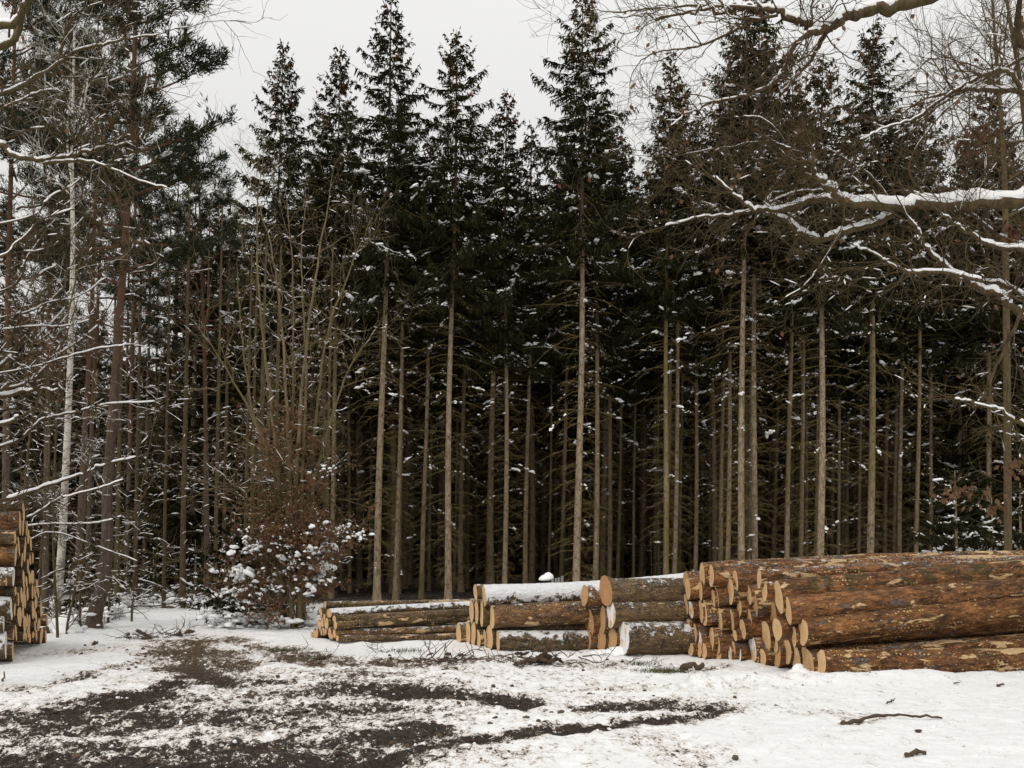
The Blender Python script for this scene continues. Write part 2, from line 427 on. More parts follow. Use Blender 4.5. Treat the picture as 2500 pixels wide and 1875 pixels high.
def mudmask(x, y):
    ok = y > 4.5
    yy = np.where(ok, y, 4.5)
    px = (CX + F * x / yy) / K; py = (HY + F * CAMZ / yy) / K
    m = np.zeros_like(x)
    wob = (fbm(x, y, .9, 3, 5) - .5)
    brk = .62 + .75 * fbm(x, y * .6, 1.7, 3, 15)
    for pts, wd, st in STROKES:
        best = np.full_like(x, 1e9)
        for (ax, ay), (bx, by) in zip(pts[:-1], pts[1:]):
            ex, ey = (bx - ax) / 3.2, (by - ay)
            qx, qy = (px - ax) / 3.2, py - ay
            t = np.clip((qx * ex + qy * ey) / (ex * ex + ey * ey), 0, 1)
            best = np.minimum(best, (qx - t * ex) ** 2 + (qy - t * ey) ** 2)
        dd = np.sqrt(best) / (wd * 1.55) + wob * 1.5
        m = np.maximum(m, st * .86 * np.exp(-np.clip(dd, 0, None) ** 2) * brk)
    # churned zone: lower left half is speckled all over
    zone = 1 / (1 + np.exp((px - 1150 - (1560 - py) * 1.2) / 150)) / (1 + np.exp((1432 - py) / 10))
    zone *= np.clip(1 - np.exp(-((px - 60) / 260) ** 2) * 1 / (1 + np.exp((py - 1500) / 9)), 0, 1)
    m = np.maximum(m, zone * (.50 + .06 / (1 + np.exp((1560 - py) / 15)) + 1.15 * (fbm(x * .7, y, 1.0, 4, 9, .6) - .45)))
    midz = np.exp(-((px - 1350) / 420) ** 2 - ((py - 1490) / 60) ** 2) * (.12 + .6 * (fbm(x, y, 1.3, 3, 19) - .3))
    return np.where(ok, np.maximum(m, midz), .3)
mud = mudmask(GX, GY)
far = np.clip((GY - 24) / 6, 0, 1)
def gheight(x, y, m):
    big = (fbm(x, y, .35, 2, 21) - .5) * .10 + (fbm(x, y, 1.6, 3, 31) - .5) * .06
    clod = (fbm(x, y, 7., 4, 41, .6) - .5)
    h = big + (fbm(x, y, 3.6, 3, 61) - .5) * .05 + clod * (.030 + .13 * np.clip(m, 0, 1)) - .05 * np.clip(m, 0, 1.2)
    near_snow = np.exp(-((y - (12.75 + .12 * (x - 4))) / .35) ** 2) * (x > 2.2) * (fbm(x, y, 1.7, 3, 77)) * .20
    return h + near_snow
GZ = gheight(GX, GY, mud)
def gz(x, y):
    x = np.array([float(x)]); y = np.array([float(y)])
    return float(gheight(x, y, mudmask(x, y))[0])
ny, nx = GX.shape
g = MB(); V = np.stack([GX, GY, GZ], -1).reshape(-1, 3)
i = np.arange(ny - 1)[:, None] * nx + np.arange(nx - 1)[None]
g.add(V, np.stack([i, i + 1, i + nx + 1, i + nx], -1).reshape(-1, 4))
gme = g.build("ground", [M['ground']])
a = gme.attributes.new("mud", 'FLOAT', 'POINT')
left_ = 1 / (1 + np.exp(-(GY - 22.6 - .5 * np.sin(GX * 2.1)) / .35)) / (1 + np.exp((GX + .43 * GY * 0 + 8.9 + .39 * (GY - 22)) / .3)) * .62
floor_ = 1 / (1 + np.exp(-(GY - 33 - .8 * np.sin(GX)) / .8)) * (1 / (1 + np.exp(-(GX + 8.5 + .12 * (GY - 33)) / .6)))
mud_all = np.clip(np.maximum(np.maximum(mud, left_), floor_ * .95), 0, 1.3)
a.data.foreach_set("value", mud_all.ravel().astype(np.float32))
a = gme.attributes.new("litter", 'FLOAT', 'POINT')
pyv = (HY + F * CAMZ / np.maximum(GY, 4.5)) / K
a.data.foreach_set("value", (np.clip((1470 - pyv) / 50, 0, 1) * (GY < 32)).ravel().astype(np.float32))
tag(part("ground", gme), kind="structure")

# ------------------------------------------------------------------ spruces
def spruce_meshes(seed, H=20., cb=9., lmax=2.1, snow=1., cones=1., dead=True, r0=.13, dens=1.25, youngest=False):
    rg = np.random.default_rng(seed)
    tr, cr, sn = MB(), MB(), MB()
    zz = np.linspace(-.3, H, 26)
    wob = np.stack([np.sin(zz * .37 + seed) * .05, np.cos(zz * .29 + seed * 2) * .05, zz], 1)
    rad = r0 * np.clip(1 - zz / H, 0, 1) ** .72 + .008
    rad[:2] *= np.array([1.7, 1.12])
    tr.tube(wob, rad, 10)
    def axis_at(z): return np.array([np.interp(z, zz, wob[:, 0]), np.interp(z, zz, wob[:, 1]), z])
    C, D, S = [], [], []
    z = cb
    while z < H - .12:
        t = (z - cb) / (H - cb)
        L0 = lmax * min(1., ((1 - t) * 1.25) ** .85) * (1 if t > .12 else .75 + 2 * t) + .10
        nb = rg.integers(4, 7) if t < .93 else 3
        a0 = rg.uniform(0, 6.28)
        for b in range(nb):
            L = L0 * rg.uniform(.5, 1.28)
            azm = a0 + b * 6.283 / nb + rg.uniform(-.3, .3)
            h = np.array([math.cos(azm), math.sin(azm), 0])
            el = np.radians(np.interp(t, [0, .35, .75, 1], [-26, -12, 12, 48]) + rg.uniform(-9, 9))
            s = np.linspace(0, 1, 7)
            zc = np.sin(el) * s * L - .16 * L * np.sin(s * 3.14) * (1 - t) + .14 * L * s ** 3
            P = axis_at(z + rg.uniform(-.1, .1)) + h * (np.cos(el) * s * L)[:, None] + np.array([0, 0, 1.]) * zc[:, None]
            cr.tube(P, np.linspace(.018 * L / 2 + .005, .004, 7), 3, 1)
            side = np.array([-h[1], h[0], 0])
            n = max(4, int(L / .062 * dens))
            u = rg.uniform(.10, 1., n)
            base = np.stack([np.interp(u, s, P[:, k]) for k in range(3)], 1)
            sg = np.where(rg.random(n) < .5, -1., 1.)[:, None]
            ll = (.16 + .34 * L * (1 - u) * rg.uniform(.5, 1.1, n)).clip(.12, .62)
            dr = h * rg.uniform(.5, .9, (n, 1)) + side * sg * rg.uniform(.5, .95, (n, 1)) + np.array([0, 0, 1.]) * rg.uniform(-.55, .02, (n, 1))
            dr /= np.linalg.norm(dr, axis=1)[:, None]
            up = np.cross(dr, rg.normal(size=(n, 3))); up /= np.linalg.norm(up, axis=1)[:, None]
            cr.quads(base, dr, ll, .026, up)
            cr.quads(base, dr, ll, .026, np.cross(dr, up))
            # hanging combs from the laterals and the main axis
            for rep in range(3):
                q = base + dr * (ll * rg.uniform(0, .9, n))[:, None]
                dn = np.array([0, 0, -1.]) + rg.normal(0, .33, (n, 3)) + h * .25
                dn /= np.linalg.norm(dn, axis=1)[:, None]
                hl = rg.uniform(.10, .30, n) * (1.15 - .5 * t) * min(1, .45 + L * .4)
                sd_ = np.cross(dn, rg.normal(size=(n, 3))); sd_ /= np.linalg.norm(sd_, axis=1)[:, None]
                cr.quads(q, dn, hl, rg.uniform(.016, .028, n), sd_)
            # stiff tips
            cr.quads(P[-1:], unit(P[-1] - P[-2])[None], .16, .02, side[None])
            if cones and t > .66 and rg.random() < .75 * cones:
                m_ = rg.integers(2, 7)
                uu = rg.uniform(.45, 1., m_)
                cp = np.stack([np.interp(uu, s, P[:, k]) for k in range(3)], 1)
                dn = np.array([0, 0, -1.]) + rg.normal(0, .1, (m_, 3)); dn /= np.linalg.norm(dn, axis=1)[:, None]
                sd_ = np.cross(dn, rg.normal(size=(m_, 3))); sd_ /= np.linalg.norm(sd_, axis=1)[:, None]
                cr.quads(cp, dn, rg.uniform(.12, .18, m_), .024, sd_, 2); cr.quads(cp, dn, rg.uniform(.12, .18, m_), .024, np.cross(dn, sd_), 2)
            ps = snow * np.interp(t, [0, .5, .72, .9], [.62, .55, .25, .03])
            if rg.random() < ps:
                for band in range(rg.integers(1, 3)):
                    u0 = rg.uniform(.15, .75); u1 = min(1., u0 + rg.uniform(.12, .45)); kk = int(4 + (u1 - u0) * L * 9)
                    uu = np.linspace(u0, u1, kk)
                    off_ = side * rg.normal(0, .10)
                    bp = np.stack([np.interp(uu, s, P[:, k]) for k in range(3)], 1) + off_ + rg.normal(0, .022, (kk, 3))
                    R0 = rg.gamma(3., .014) if t < .55 else .022
                    rr_ = (R0 * rg.uniform(.25, 1.5, kk)).clip(.008, .10); rr_[0] *= .3; rr_[-1] *= .3
                    bp[:, 2] += rr_ * .5
                    sn.tube(bp, rr_, 5, zs=.8)
                m_ = int(rg.integers(4, 15) * max(.5, L / 1.5))
                c0, wd_ = rg.uniform(.35, .95), rg.uniform(.1, .35)
                uu = (c0 + rg.normal(0, wd_, m_)).clip(.15, 1.)
                cp = np.stack([np.interp(uu, s, P[:, k]) for k in range(3)], 1) + side * rg.normal(0, .14, (m_, 1)) + np.array([0, 0, 1.]) * rg.normal(-.01, .04, (m_, 1))
                C.append(cp); D.append(h[None] + side[None] * rg.normal(0, .8, (m_, 1)) + np.array([0, 0, 1.]) * ((zc[-1] - zc[2]) / L * .8 + rg.normal(0, .3, (m_, 1))))
                sc = (rg.gamma(1.8, .015, m_)[:, None]).clip(.010, .075)
                S.append(np.hstack([sc * rg.uniform(1., 2.4, (m_, 1)), sc * rg.uniform(.6, 1., (m_, 1)), sc * rg.uniform(.45, .8, (m_, 1))]))
        z += np.interp(t, [0, .8, 1], [.33, .34, .26]) * rg.uniform(.75, 1.3) / dens ** .5
    if dead:
        z = .9
        while z < cb + 2.5:
            nb = rg.integers(2, 6)
            a0 = rg.uniform(0, 6.28)
            for b in range(nb):
                L = rg.uniform(.5, 1.9) * np.interp(z, [1, 4, 9], [.55, .9, 1.15])
                azm = a0 + b * 6.283 / nb + rg.uniform(-.4, .4)
                h = np.array([math.cos(azm), math.sin(azm), 0]); side = np.array([-h[1], h[0], 0])
                s = np.linspace(0, 1, 6)
                k0, k1 = rg.uniform(-.15, .25), rg.uniform(-.55, -.05)
                P = axis_at(z + rg.uniform(-.15, .15)) + h * (s * L)[:, None] + side * (np.sin(s * 3 + b) * .05 * L)[:, None] + np.array([0, 0, 1.]) * ((k0 * s + k1 * s * s) * L)[:, None]
                tr.tube(P, np.linspace(.013, .005, 6), 3, 1)
                for e in range(rg.integers(5, 13)):
                    u = rg.uniform(.2, .95); q = np.array([np.interp(u, s, P[:, k]) for k in range(3)])
                    dv = unit(h * .7 + side * rg.choice([-1, 1]) * rg.uniform(.4, .9) + np.array([0, 0, rg.uniform(-.7, .25)]))
                    l2 = rg.uniform(.15, .6) * (1.1 - u)
                    pp = q + dv * (np.linspace(0, 1, 4) * l2)[:, None] + np.array([0, 0, -.25]) * (np.linspace(0, 1, 4) ** 2 * l2)[:, None]
                    tr.tube(pp, np.linspace(.0075, .004, 4), 3, 1)
                if rg.random() < .16 * snow * np.interp(z, [1, 5, 9], [.15, .6, 1.6]):
                    m_ = rg.integers(3, 12); uu = (rg.uniform(.2, .9) + rg.normal(0, .15, m_)).clip(.05, 1)
                    cp = np.stack([np.interp(uu, s, P[:, k]) for k in range(3)], 1) + rg.normal(0, .02, (m_, 3)) + np.array([0, 0, .012])
                    C.append(cp); D.append(np.repeat((h + np.array([0, 0, k0 + k1]))[None], m_, 0) + rg.normal(0, .2, (m_, 3)))
                    sc = rg.gamma(2., .013, m_)[:, None].clip(.010, .07)
                    S.append(np.hstack([sc * rg.uniform(1., 2.2, (m_, 1)), sc, sc * .9]))
            z += rg.uniform(.22, .42)
    if C: blobs(sn, np.vstack(C), np.vstack(D), np.vstack(S), ICO1, .2, rg)
    return (tr.build("spruce_trunk", [M['sbark'], M['dead']]), cr.build("spruce_crown", [M['spruce'], M['dead'], M['cone']], False), sn.build("spruce_snow", [M['snow']]))

VAR = [spruce_meshes(101, 20, 10.4, 2.1, 1.0), spruce_meshes(102, 20, 11.6, 2.3, .9), spruce_meshes(103, 20, 9.6, 2.1, 1.1),
       spruce_meshes(104, 20, 12.2, 2.0, .8), spruce_meshes(105, 20, 9., 2.4, 1.25), spruce_meshes(106, 20, 11., 2.5, 1.), spruce_meshes(107, 20, 10.8, 1.8, 1.)]
LOWV = [spruce_meshes(111, 14, 1.6, 2.5, .75, 0, False, .14), spruce_meshes(112, 14, 2.4, 2.2, .95, .3, False, .13)]
YOUNG = [spruce_meshes(121, 3.6, .25, 1.25, 2.4, 0, False, .05, 1.2), spruce_meshes(122, 2.2, .15, .9, 2.8, 0, False, .04, 1.2)]

ORD = ["first", "second", "third", "fourth", "fifth", "sixth", "seventh", "eighth", "ninth", "tenth", "eleventh", "twelfth", "thirteenth", "fourteenth", "fifteenth", "sixteenth", "seventeenth", "eighteenth", "nineteenth", "twentieth"]
ORD += ["twenty-" + o for o in ORD[:9]] + ["thirtieth"] * 9
def quat(lean_x=0., lean_y=0., rz=0.):
    return (Matrix.Rotation(lean_x, 4, 'Y') @ Matrix.Rotation(lean_y, 4, 'X') @ Matrix.Rotation(rz, 4, 'Z')).to_quaternion()
def put_tree(meshes, H0, name, label, cat, sx, d, H, lean, group, thick=1., moss=.3, snow_on=True, z0=None):
    x = gx(sx, d); z = gz(x, d) if z0 is None else z0
    t = thing(name, label, cat, (x, d, z - .05), group, quat(lean, rnd.uniform(-.01, .01), rnd.uniform(0, 6.28)))
    k = H / H0; t.scale = (k, k, k)
    part("trunk", meshes[0], t, (1, moss, 0, 1), (thick / k, thick / k, 1))
    part("crown", meshes[1], t)
    if snow_on and len(meshes[2].vertices): part("snow_clumps", meshes[2], t)
    return t
# measured trees: base x, top x, top y (photo px), trunk px, moss, label
FRONT = [
    (921, 958, -12, 17, .15, "tall spruce with thick tan trunk rising right behind the small log stack"),
    (1092, 1115, 76, 16, .15, "spruce with pale straight trunk just left of the snowy spruce log stack"),
    (1232, 1238, 212, 13, .5, "shorter spruce with olive tinted trunk behind the left end of the snowy stack"),
    (1410, 1427, -30, 18, .1, "thick pale spruce whose pointed top reaches the photo's top edge at centre"),
    (1623, 1634, 128, 14, .85, "mossy green spruce trunk, left one of a close pair behind the dark pine logs"),
    (1647, 1662, 190, 12, .2, "greyish spruce trunk, right one of a close pair behind the dark pine logs"),
    (1809, 1826, -45, 17, .05, "palest grey spruce trunk standing behind the left top of the orange stack"),
    (1838, 1850, -20, 15, .1, "brownish grey spruce trunk close beside the palest trunk above the orange stack"),
    (2003, 2004, 132, 18, .1, "pale spruce crossing the snowy oak limb, isolated above the orange stack"),
    (1775, 1786, 165, 12, .2, "slim grey spruce left of the palest trunk above the orange stack"),
    (1697, 1706, 260, 11, .5, "slim dark spruce alone above the gap between dark pine logs and orange stack"),
    (1452, 1466, 215, 14, .3, "brown grey spruce close right of the thickest centre trunk"),
    (968, 990, 240, 13, .35, "slimmer spruce just right of the tall tan trunk behind the small stack"),
    (1283, 1300, 300, 12, .5, "slim grey spruce behind the middle of the snowy spruce stack"),
    (807, 832, 107, 13, .35, "grey spruce behind the left end of the small stack beside the brown leaved hornbeam"),
    (641, 691, 95, 13, .9, "green mossed spruce with cone covered brown top behind the brown leaved hornbeam"),
    (1032, 1052, 330, 12, .9, "green mossed slim spruce above the middle of the small stack"),
    (1956, 1962, 230, 12, .4, "brown spruce trunk left of the isolated pale trunk, partly behind a slimmer one"),
    (1922, 1935, 160, 13, .8, "greenish spruce trunk left of the isolated pale trunk above the orange stack"),
    (2122, 2131, 46, 18, .9, "thick dark mossy spruce among many thin trunks, slender top right of centre"),
]
used = []
for k, (xb, xt, yt, wpx, moss, lab) in enumerate(FRONT):
    d = [33, 33, 35, 32.5, 34, 35.5, 33, 34.5, 32, 36, 38, 36, 36, 37.5, 37, 38, 36.5, 37, 36, 34][k]
    H = CAMZ + (HY - yt) / F * d
    lean = math.atan2((xt - xb) / F * d, H)
    put_tree(VAR[(0, 5, 2, 1, 6, 3, 3, 1, 5, 2, 6, 0, 3, 6, 2, 4, 1, 0, 3, 5)[k]], 20, "spruce_tree", lab, "tree", xb - (lean * 1.6 / d * F * 0), d, H, lean, "spruces along the forest edge", wpx / F * d / .26, moss)
    used.append((gx(xb, d), d))
# slimmer trunks that the photo shows between them
SECOND = [(851, 9, .9), (1046, 7, .8), (1107, 7, .7), (1298, 5, 1), (1370, 11, .8), (1486, 12, .6), (1507, 9, .7), (1597, 8, .4), (1757, 12, .4), (1826, 10, .3), (1889, 10, .6), (1967, 9, .1), (1990, 9, .4),
          (2031, 10, .7), (2044, 9, .2), (2053, 9, .5), (2067, 8, .5), (2094, 9, .6), (2107, 8, .5), (2139, 8, 1), (2158, 11, .3), (2169, 7, .6), (2184, 10, .0), (2197, 12, .4), (2211, 7, .7), (2221, 8, .3),
          (2238, 12, .5), (2260, 8, 1), (2271, 10, .6), (2335, 10, .6), (2408, 14, .2), (2452, 8, .5), (2480, 10, .4), (1140, 7, .7), (1190, 8, .6), (1340, 7, .7), (1545, 8, .6), (1660, 8, .7), (1730, 7, .6)]
def zone(sx):
    return ("behind small stack" if sx < 1120 else "behind snowy stack" if sx < 1400 else "behind dark pine stack" if sx < 1700 else "above orange stack's left half" if sx < 2080 else "above orange stack's right half")
byzone = {}
for s in sorted(SECOND): byzone.setdefault(zone(s[0]), []).append(s)
for zn, lst in byzone.items():
    for k, (sx, wpx, moss) in enumerate(lst):
        d = float(np.clip(40 + (11 - wpx) * 1.6 + rnd.uniform(-2, 3), 38, 54))
        look = "green mossed" if moss >= .8 else "olive tinted" if moss > .45 else "grey brown"
        put_tree(VAR[rnd.randrange(7)], 20, "spruce_tree", f"{look} slim spruce, {ORD[k]} from left among thinner trunks {zn}", "tree", sx, d, rnd.uniform(17, 20.5), R(rnd.uniform(.3, 1.3)), "slim spruces in the second rows", wpx / F * d / .26, moss)
        used.append((gx(sx, d), d))
# deeper rows that nothing in the photo tells apart
cnt = 0
for row in range(13):
    yv = 41 + row * 2.2
    half = yv * .53
    xq = -half * .55
    while xq < half + 1:
        x = xq + rnd.uniform(-.7, .7); y = yv + rnd.uniform(-.6, .6)
        xq += rnd.uniform(2.6, 4.4)
        if any((x - a) ** 2 + (y - b) ** 2 < 1.2 for a, b in used): continue
        sx = CX + F * x / y
        if sx < 560 and yv < 52: continue
        used.append((x, y))
        put_tree(VAR[rnd.randrange(7)], 20, "spruce_tree", f"dim spruce deep in the dark wood {zone(sx)}", "tree", sx, y, rnd.uniform(16.5, 20.5), R(rnd.uniform(-.3, 1.5)), f"spruces deep in the wood {zone(sx)}", rnd.uniform(.7, 1.2), rnd.uniform(.2, .8), cnt % 3 != 0)
        cnt += 1

# ------------------------------------------------------------------ far wood: one dark mass closing the view between trunks
fw = MB(); fs = MB()
rg = np.random.default_rng(5)
for k in range(190):
    y = rg.uniform(71, 90); x = rg.uniform(-52, 56)
    Hh = rg.uniform(11, 18)
    n = 330
    u = rg.random(n) ** .7
    zc = Hh * (1 - u) ; rr = 3.0 * u ** .8 * np.sqrt(rg.random(n)) + .2
    an = rg.uniform(0, 6.28, n)
    P = np.stack([x + np.cos(an) * rr, y + np.sin(an) * rr, zc], 1)
    Dv = np.stack([np.cos(an), np.sin(an), rg.uniform(-.9, .1, n)], 1); Dv /= np.linalg.norm(Dv, axis=1)[:, None]
    sd_ = np.cross(Dv, rg.normal(size=(n, 3))); sd_ /= np.linalg.norm(sd_, axis=1)[:, None]
    fw.quads(P, Dv, rg.uniform(.9, 1.9, n), rg.uniform(.3, .6, n), sd_)
tag(part("far_wood", fw.build("far_wood", [M['spruce']], False)), "dark far wood closing the view behind the spruce trunks", "wood", kind="stuff")

# ------------------------------------------------------------------ low dark spruces left of centre and on the far right, young snowy spruces
for k, (sx, d, H, lab) in enumerate([
        (470, 37, 13.5, "dark dense spruce with drooping branches beyond the forest track, right side of gap"),
        (560, 40, 15.5, "dark dense spruce behind the green mossed trunk left of the hornbeam"),
        (395, 46, 11., "low dark spruce deep behind the forest track"),
        (2330, 44, 16, "bushy snow flecked spruce behind thin trunks above the right end of the orange stack"),
        (2440, 40, 15, "bushy snow flecked spruce at the right edge behind the big bare oak"),
        (2560, 37, 15, "dense snow flecked spruce cut off by the right edge of the photo"),
        (330, 52, 12, "low dark spruce farthest back over the forest track"),
        (60, 50, 14, "dark spruce far behind the left log stack"), (190, 48, 13, "dark spruce far behind the white birch")]):
    put_tree(LOWV[k % 2], 14, "spruce_tree", lab, "tree", sx, d, H, R(.8), None, 1., .4)
for k, (sx, d, H) in enumerate([(-150, 42, 14), (-60, 46, 15), (10, 40, 13), (110, 43, 14), (150, 52, 15), (240, 42, 12.5), (290, 47, 13), (345, 43, 10.5), (360, 58, 13), (430, 44, 9.5), (440, 56, 12), (500, 45, 11), (525, 38, 12), (600, 43, 15), (640, 46, 16), (30, 56, 16), (220, 56, 15)]):
    put_tree(LOWV[k % 2], 14, "spruce_tree", "dark bushy spruce filling the wood behind the bare trees at left", "tree", sx, d, H, R(rnd.uniform(0, 1.2)), "dark bushy spruces filling the wood at left", 1., .4, snow_on=(k % 3 == 0 and not 200 < sx < 540))
for k, (sx, d, H, lab) in enumerate([
        (2330, 24, 3.7, "young spruce heaped with thick snow above the right end of the orange stack"),
        (2420, 26, 3.2, "young snowy spruce at far right behind a dark trunk"),
        (2490, 23, 3.3, "young spruce loaded with snow cut by the right edge"),
        (312, 34, 1.7, "small snow covered spruce left of the forest track"),
        (378, 36, 1.9, "small snow covered spruce at the middle of the forest track's end"),
        (475, 35, 2.2, "small snow covered spruce right of the forest track"),
        (430, 37, 1.4, "smallest snowy spruce at the far end of the forest track"),
        (190, 24.5, 1.8, "snowy young spruce between the birch and the bent pine"),
        (575, 23, 2.6, "young snow laden spruce left beneath the brown leaved hornbeam")]):
    yv = YOUNG[0] if H > 2.4 else YOUNG[1]
    put_tree(yv, 3.6 if H > 2.4 else 2.2, "young_spruce", lab, "tree", sx, d, H, 0, "young snowy spruces", 1., .3)

# ------------------------------------------------------------------ twigs, bare trees
def twig(mb, sb, rg, p, dv, L, r, lev, up=.15, wig=.22, snow=.0, leafmb=None, leaf=0., sides=3, tips=None, kids=(3, 6)):
    n = 6 if lev > 0 else 4
    P = [np.array(p, float)]; d = unit(np.array(dv, float))
    for k in range(n):
        d = unit(d + rg.normal(0, wig, 3) + np.array([0, 0, up * .3]))
        P.append(P[-1] + d * L / n)
    P = np.array(P)
    mb.tube(P, np.linspace(r, r * .42, n + 1), sides)
    if snow and r > .0035:
        for k in range(n):
            sg = P[k + 1] - P[k]
            if abs(sg[2]) < .72 * np.linalg.norm(sg) and rg.random() < snow:
                h = max(r * .9, .007) * rg.uniform(.8, 1.4)
                m = np.array([P[k], (P[k] + P[k + 1]) / 2, P[k + 1]]) + np.array([0, 0, r * .5 + h * .55])
                sb.tube(m, [h * .45, h, h * .5], 5)
    if leafmb is not None and leaf and lev <= 1:
        m_ = rg.poisson(leaf)
        if m_:
            q = P[rg.integers(1, n + 1, m_)] + rg.normal(0, .03, (m_, 3))
            dn = np.array([0, 0, -.8]) + rg.normal(0, .5, (m_, 3)); dn /= np.linalg.norm(dn, axis=1)[:, None]
            sd_ = np.cross(dn, rg.normal(size=(m_, 3))); sd_ /= np.linalg.norm(sd_, axis=1)[:, None]
            leafmb.quads(q, dn, rg.uniform(.05, .09, m_), rg.uniform(.018, .03, m_), sd_)
    if tips is not None: tips.append(P[-1])
    if lev > 0:
        for k in range(rg.integers(*kids)):
            u = rg.uniform(.15, .98); i0 = min(int(u * n), n - 1)
            q = P[i0] + (P[i0 + 1] - P[i0]) * (u * n - i0)
            ax = unit(P[i0 + 1] - P[i0]); pr = unit(np.cross(ax, rg.normal(size=3)))
            an = rg.uniform(.5, 1.05)
            twig(mb, sb, rg, q, ax * math.cos(an) + pr * math.sin(an), L * rg.uniform(.38, .68), max(r * rg.uniform(.4, .62), .0025), lev - 1, up, wig, snow, leafmb, leaf, sides, tips, kids)

def limb(mb, sb, rg, pts, d0, d1, r0, r1, snow=1., ntw=14, tw=(.5, 1.3), lev=2, tsnow=.12, leafmb=None, leaf=0., kids=(3, 6), zoff=True, rt=.010):
    """a measured limb: photo points at distances d0..d1"""
    n = len(pts)
    P = np.array([at(x, y, d0 + (d1 - d0) * k / (n - 1)) for k, (x, y) in enumerate(pts)])
    P = catmull(P, 6)
    P[1:-1] += rg.normal(0, r0 * .25, (len(P) - 2, 3))
    P[:, 1] += np.sin(np.linspace(0, 5, len(P)) + rg.uniform(0, 6)) * .12
    rad = np.linspace(r0, r1, len(P)) * rg.uniform(.92, 1.08, len(P))
    mb.tube(P, rad, 8, cap=True)
    if snow:
        T = np.gradient(P, axis=0); T /= np.linalg.norm(T, axis=1)[:, None]
        flat = np.abs(T[:, 2]) < .86
        nz_ = np.convolve(rg.uniform(.3, 1.25, len(P) + 4), np.ones(3) / 3, 'same')[2:-2]
        k = 0
        while k < len(P) - 1:
            e = k
            while e < len(P) and flat[e] and not (e > k + 3 and rg.random() < .06 / snow): e += 1
            if e - k >= 2:
                seg = P[k:e]
                seg = catmull(seg, 3) if e - k > 2 else np.vstack([seg[0], seg.mean(0), seg[-1]])
                rr = np.interp(np.linspace(0, 1, len(seg)), np.linspace(0, 1, e - k), rad[k:e])
                hh = np.interp(np.linspace(0, 1, len(seg)), np.linspace(0, 1, e - k), nz_[k:e]) * rg.uniform(.85, 1.15, len(seg))
                s = np.maximum(rr * .98, .012) * (.55 + .45 * hh) * snow ** .3
                s[0] *= .3; s[-1] *= .3
                sb.tube(seg + np.array([0, 0, 1.]) * (rr * .55 + s * .55)[:, None], s, 8, zs=1.05 if snow < 1.2 else 1.25)
            k = max(e, k + 1)
    for k in range(ntw):
        j = rg.integers(1, len(P) - 1); ax = unit(P[j + 1] - P[j - 1])
        pr = unit(np.cross(ax, rg.normal(size=3))); an = rg.uniform(.5, 1.2)
        twig(mb, sb, rg, P[j], ax * math.cos(an) + pr * math.sin(an), rg.uniform(*tw), min(rad[j] * .6, rt), lev, .12, .24, tsnow, leafmb, leaf, 3, None, kids)
    twig(mb, sb, rg, P[-1], unit(P[-1] - P[-3]), rg.uniform(*tw), r1 * .9, lev, .1, .2, tsnow, leafmb, leaf, 3, None, kids)
    return P
def finish(t, mb, sb, lb=None, mat='bark', leafname="foliage"):
    part("trunk", mb.build("bare_limbs", [M[mat]]), t, (1, .5, 0, 1))
    if sb.n: part("snow_clumps", sb.build("limb_snow", [M['snow']]), t)
    if lb is not None and lb.n: part(leafname, lb.build("dry_leaves", [M['leaf']], False), t)
def local(mbs, o):
    for m in mbs:
        for v in m.v: v -= np.array(o)

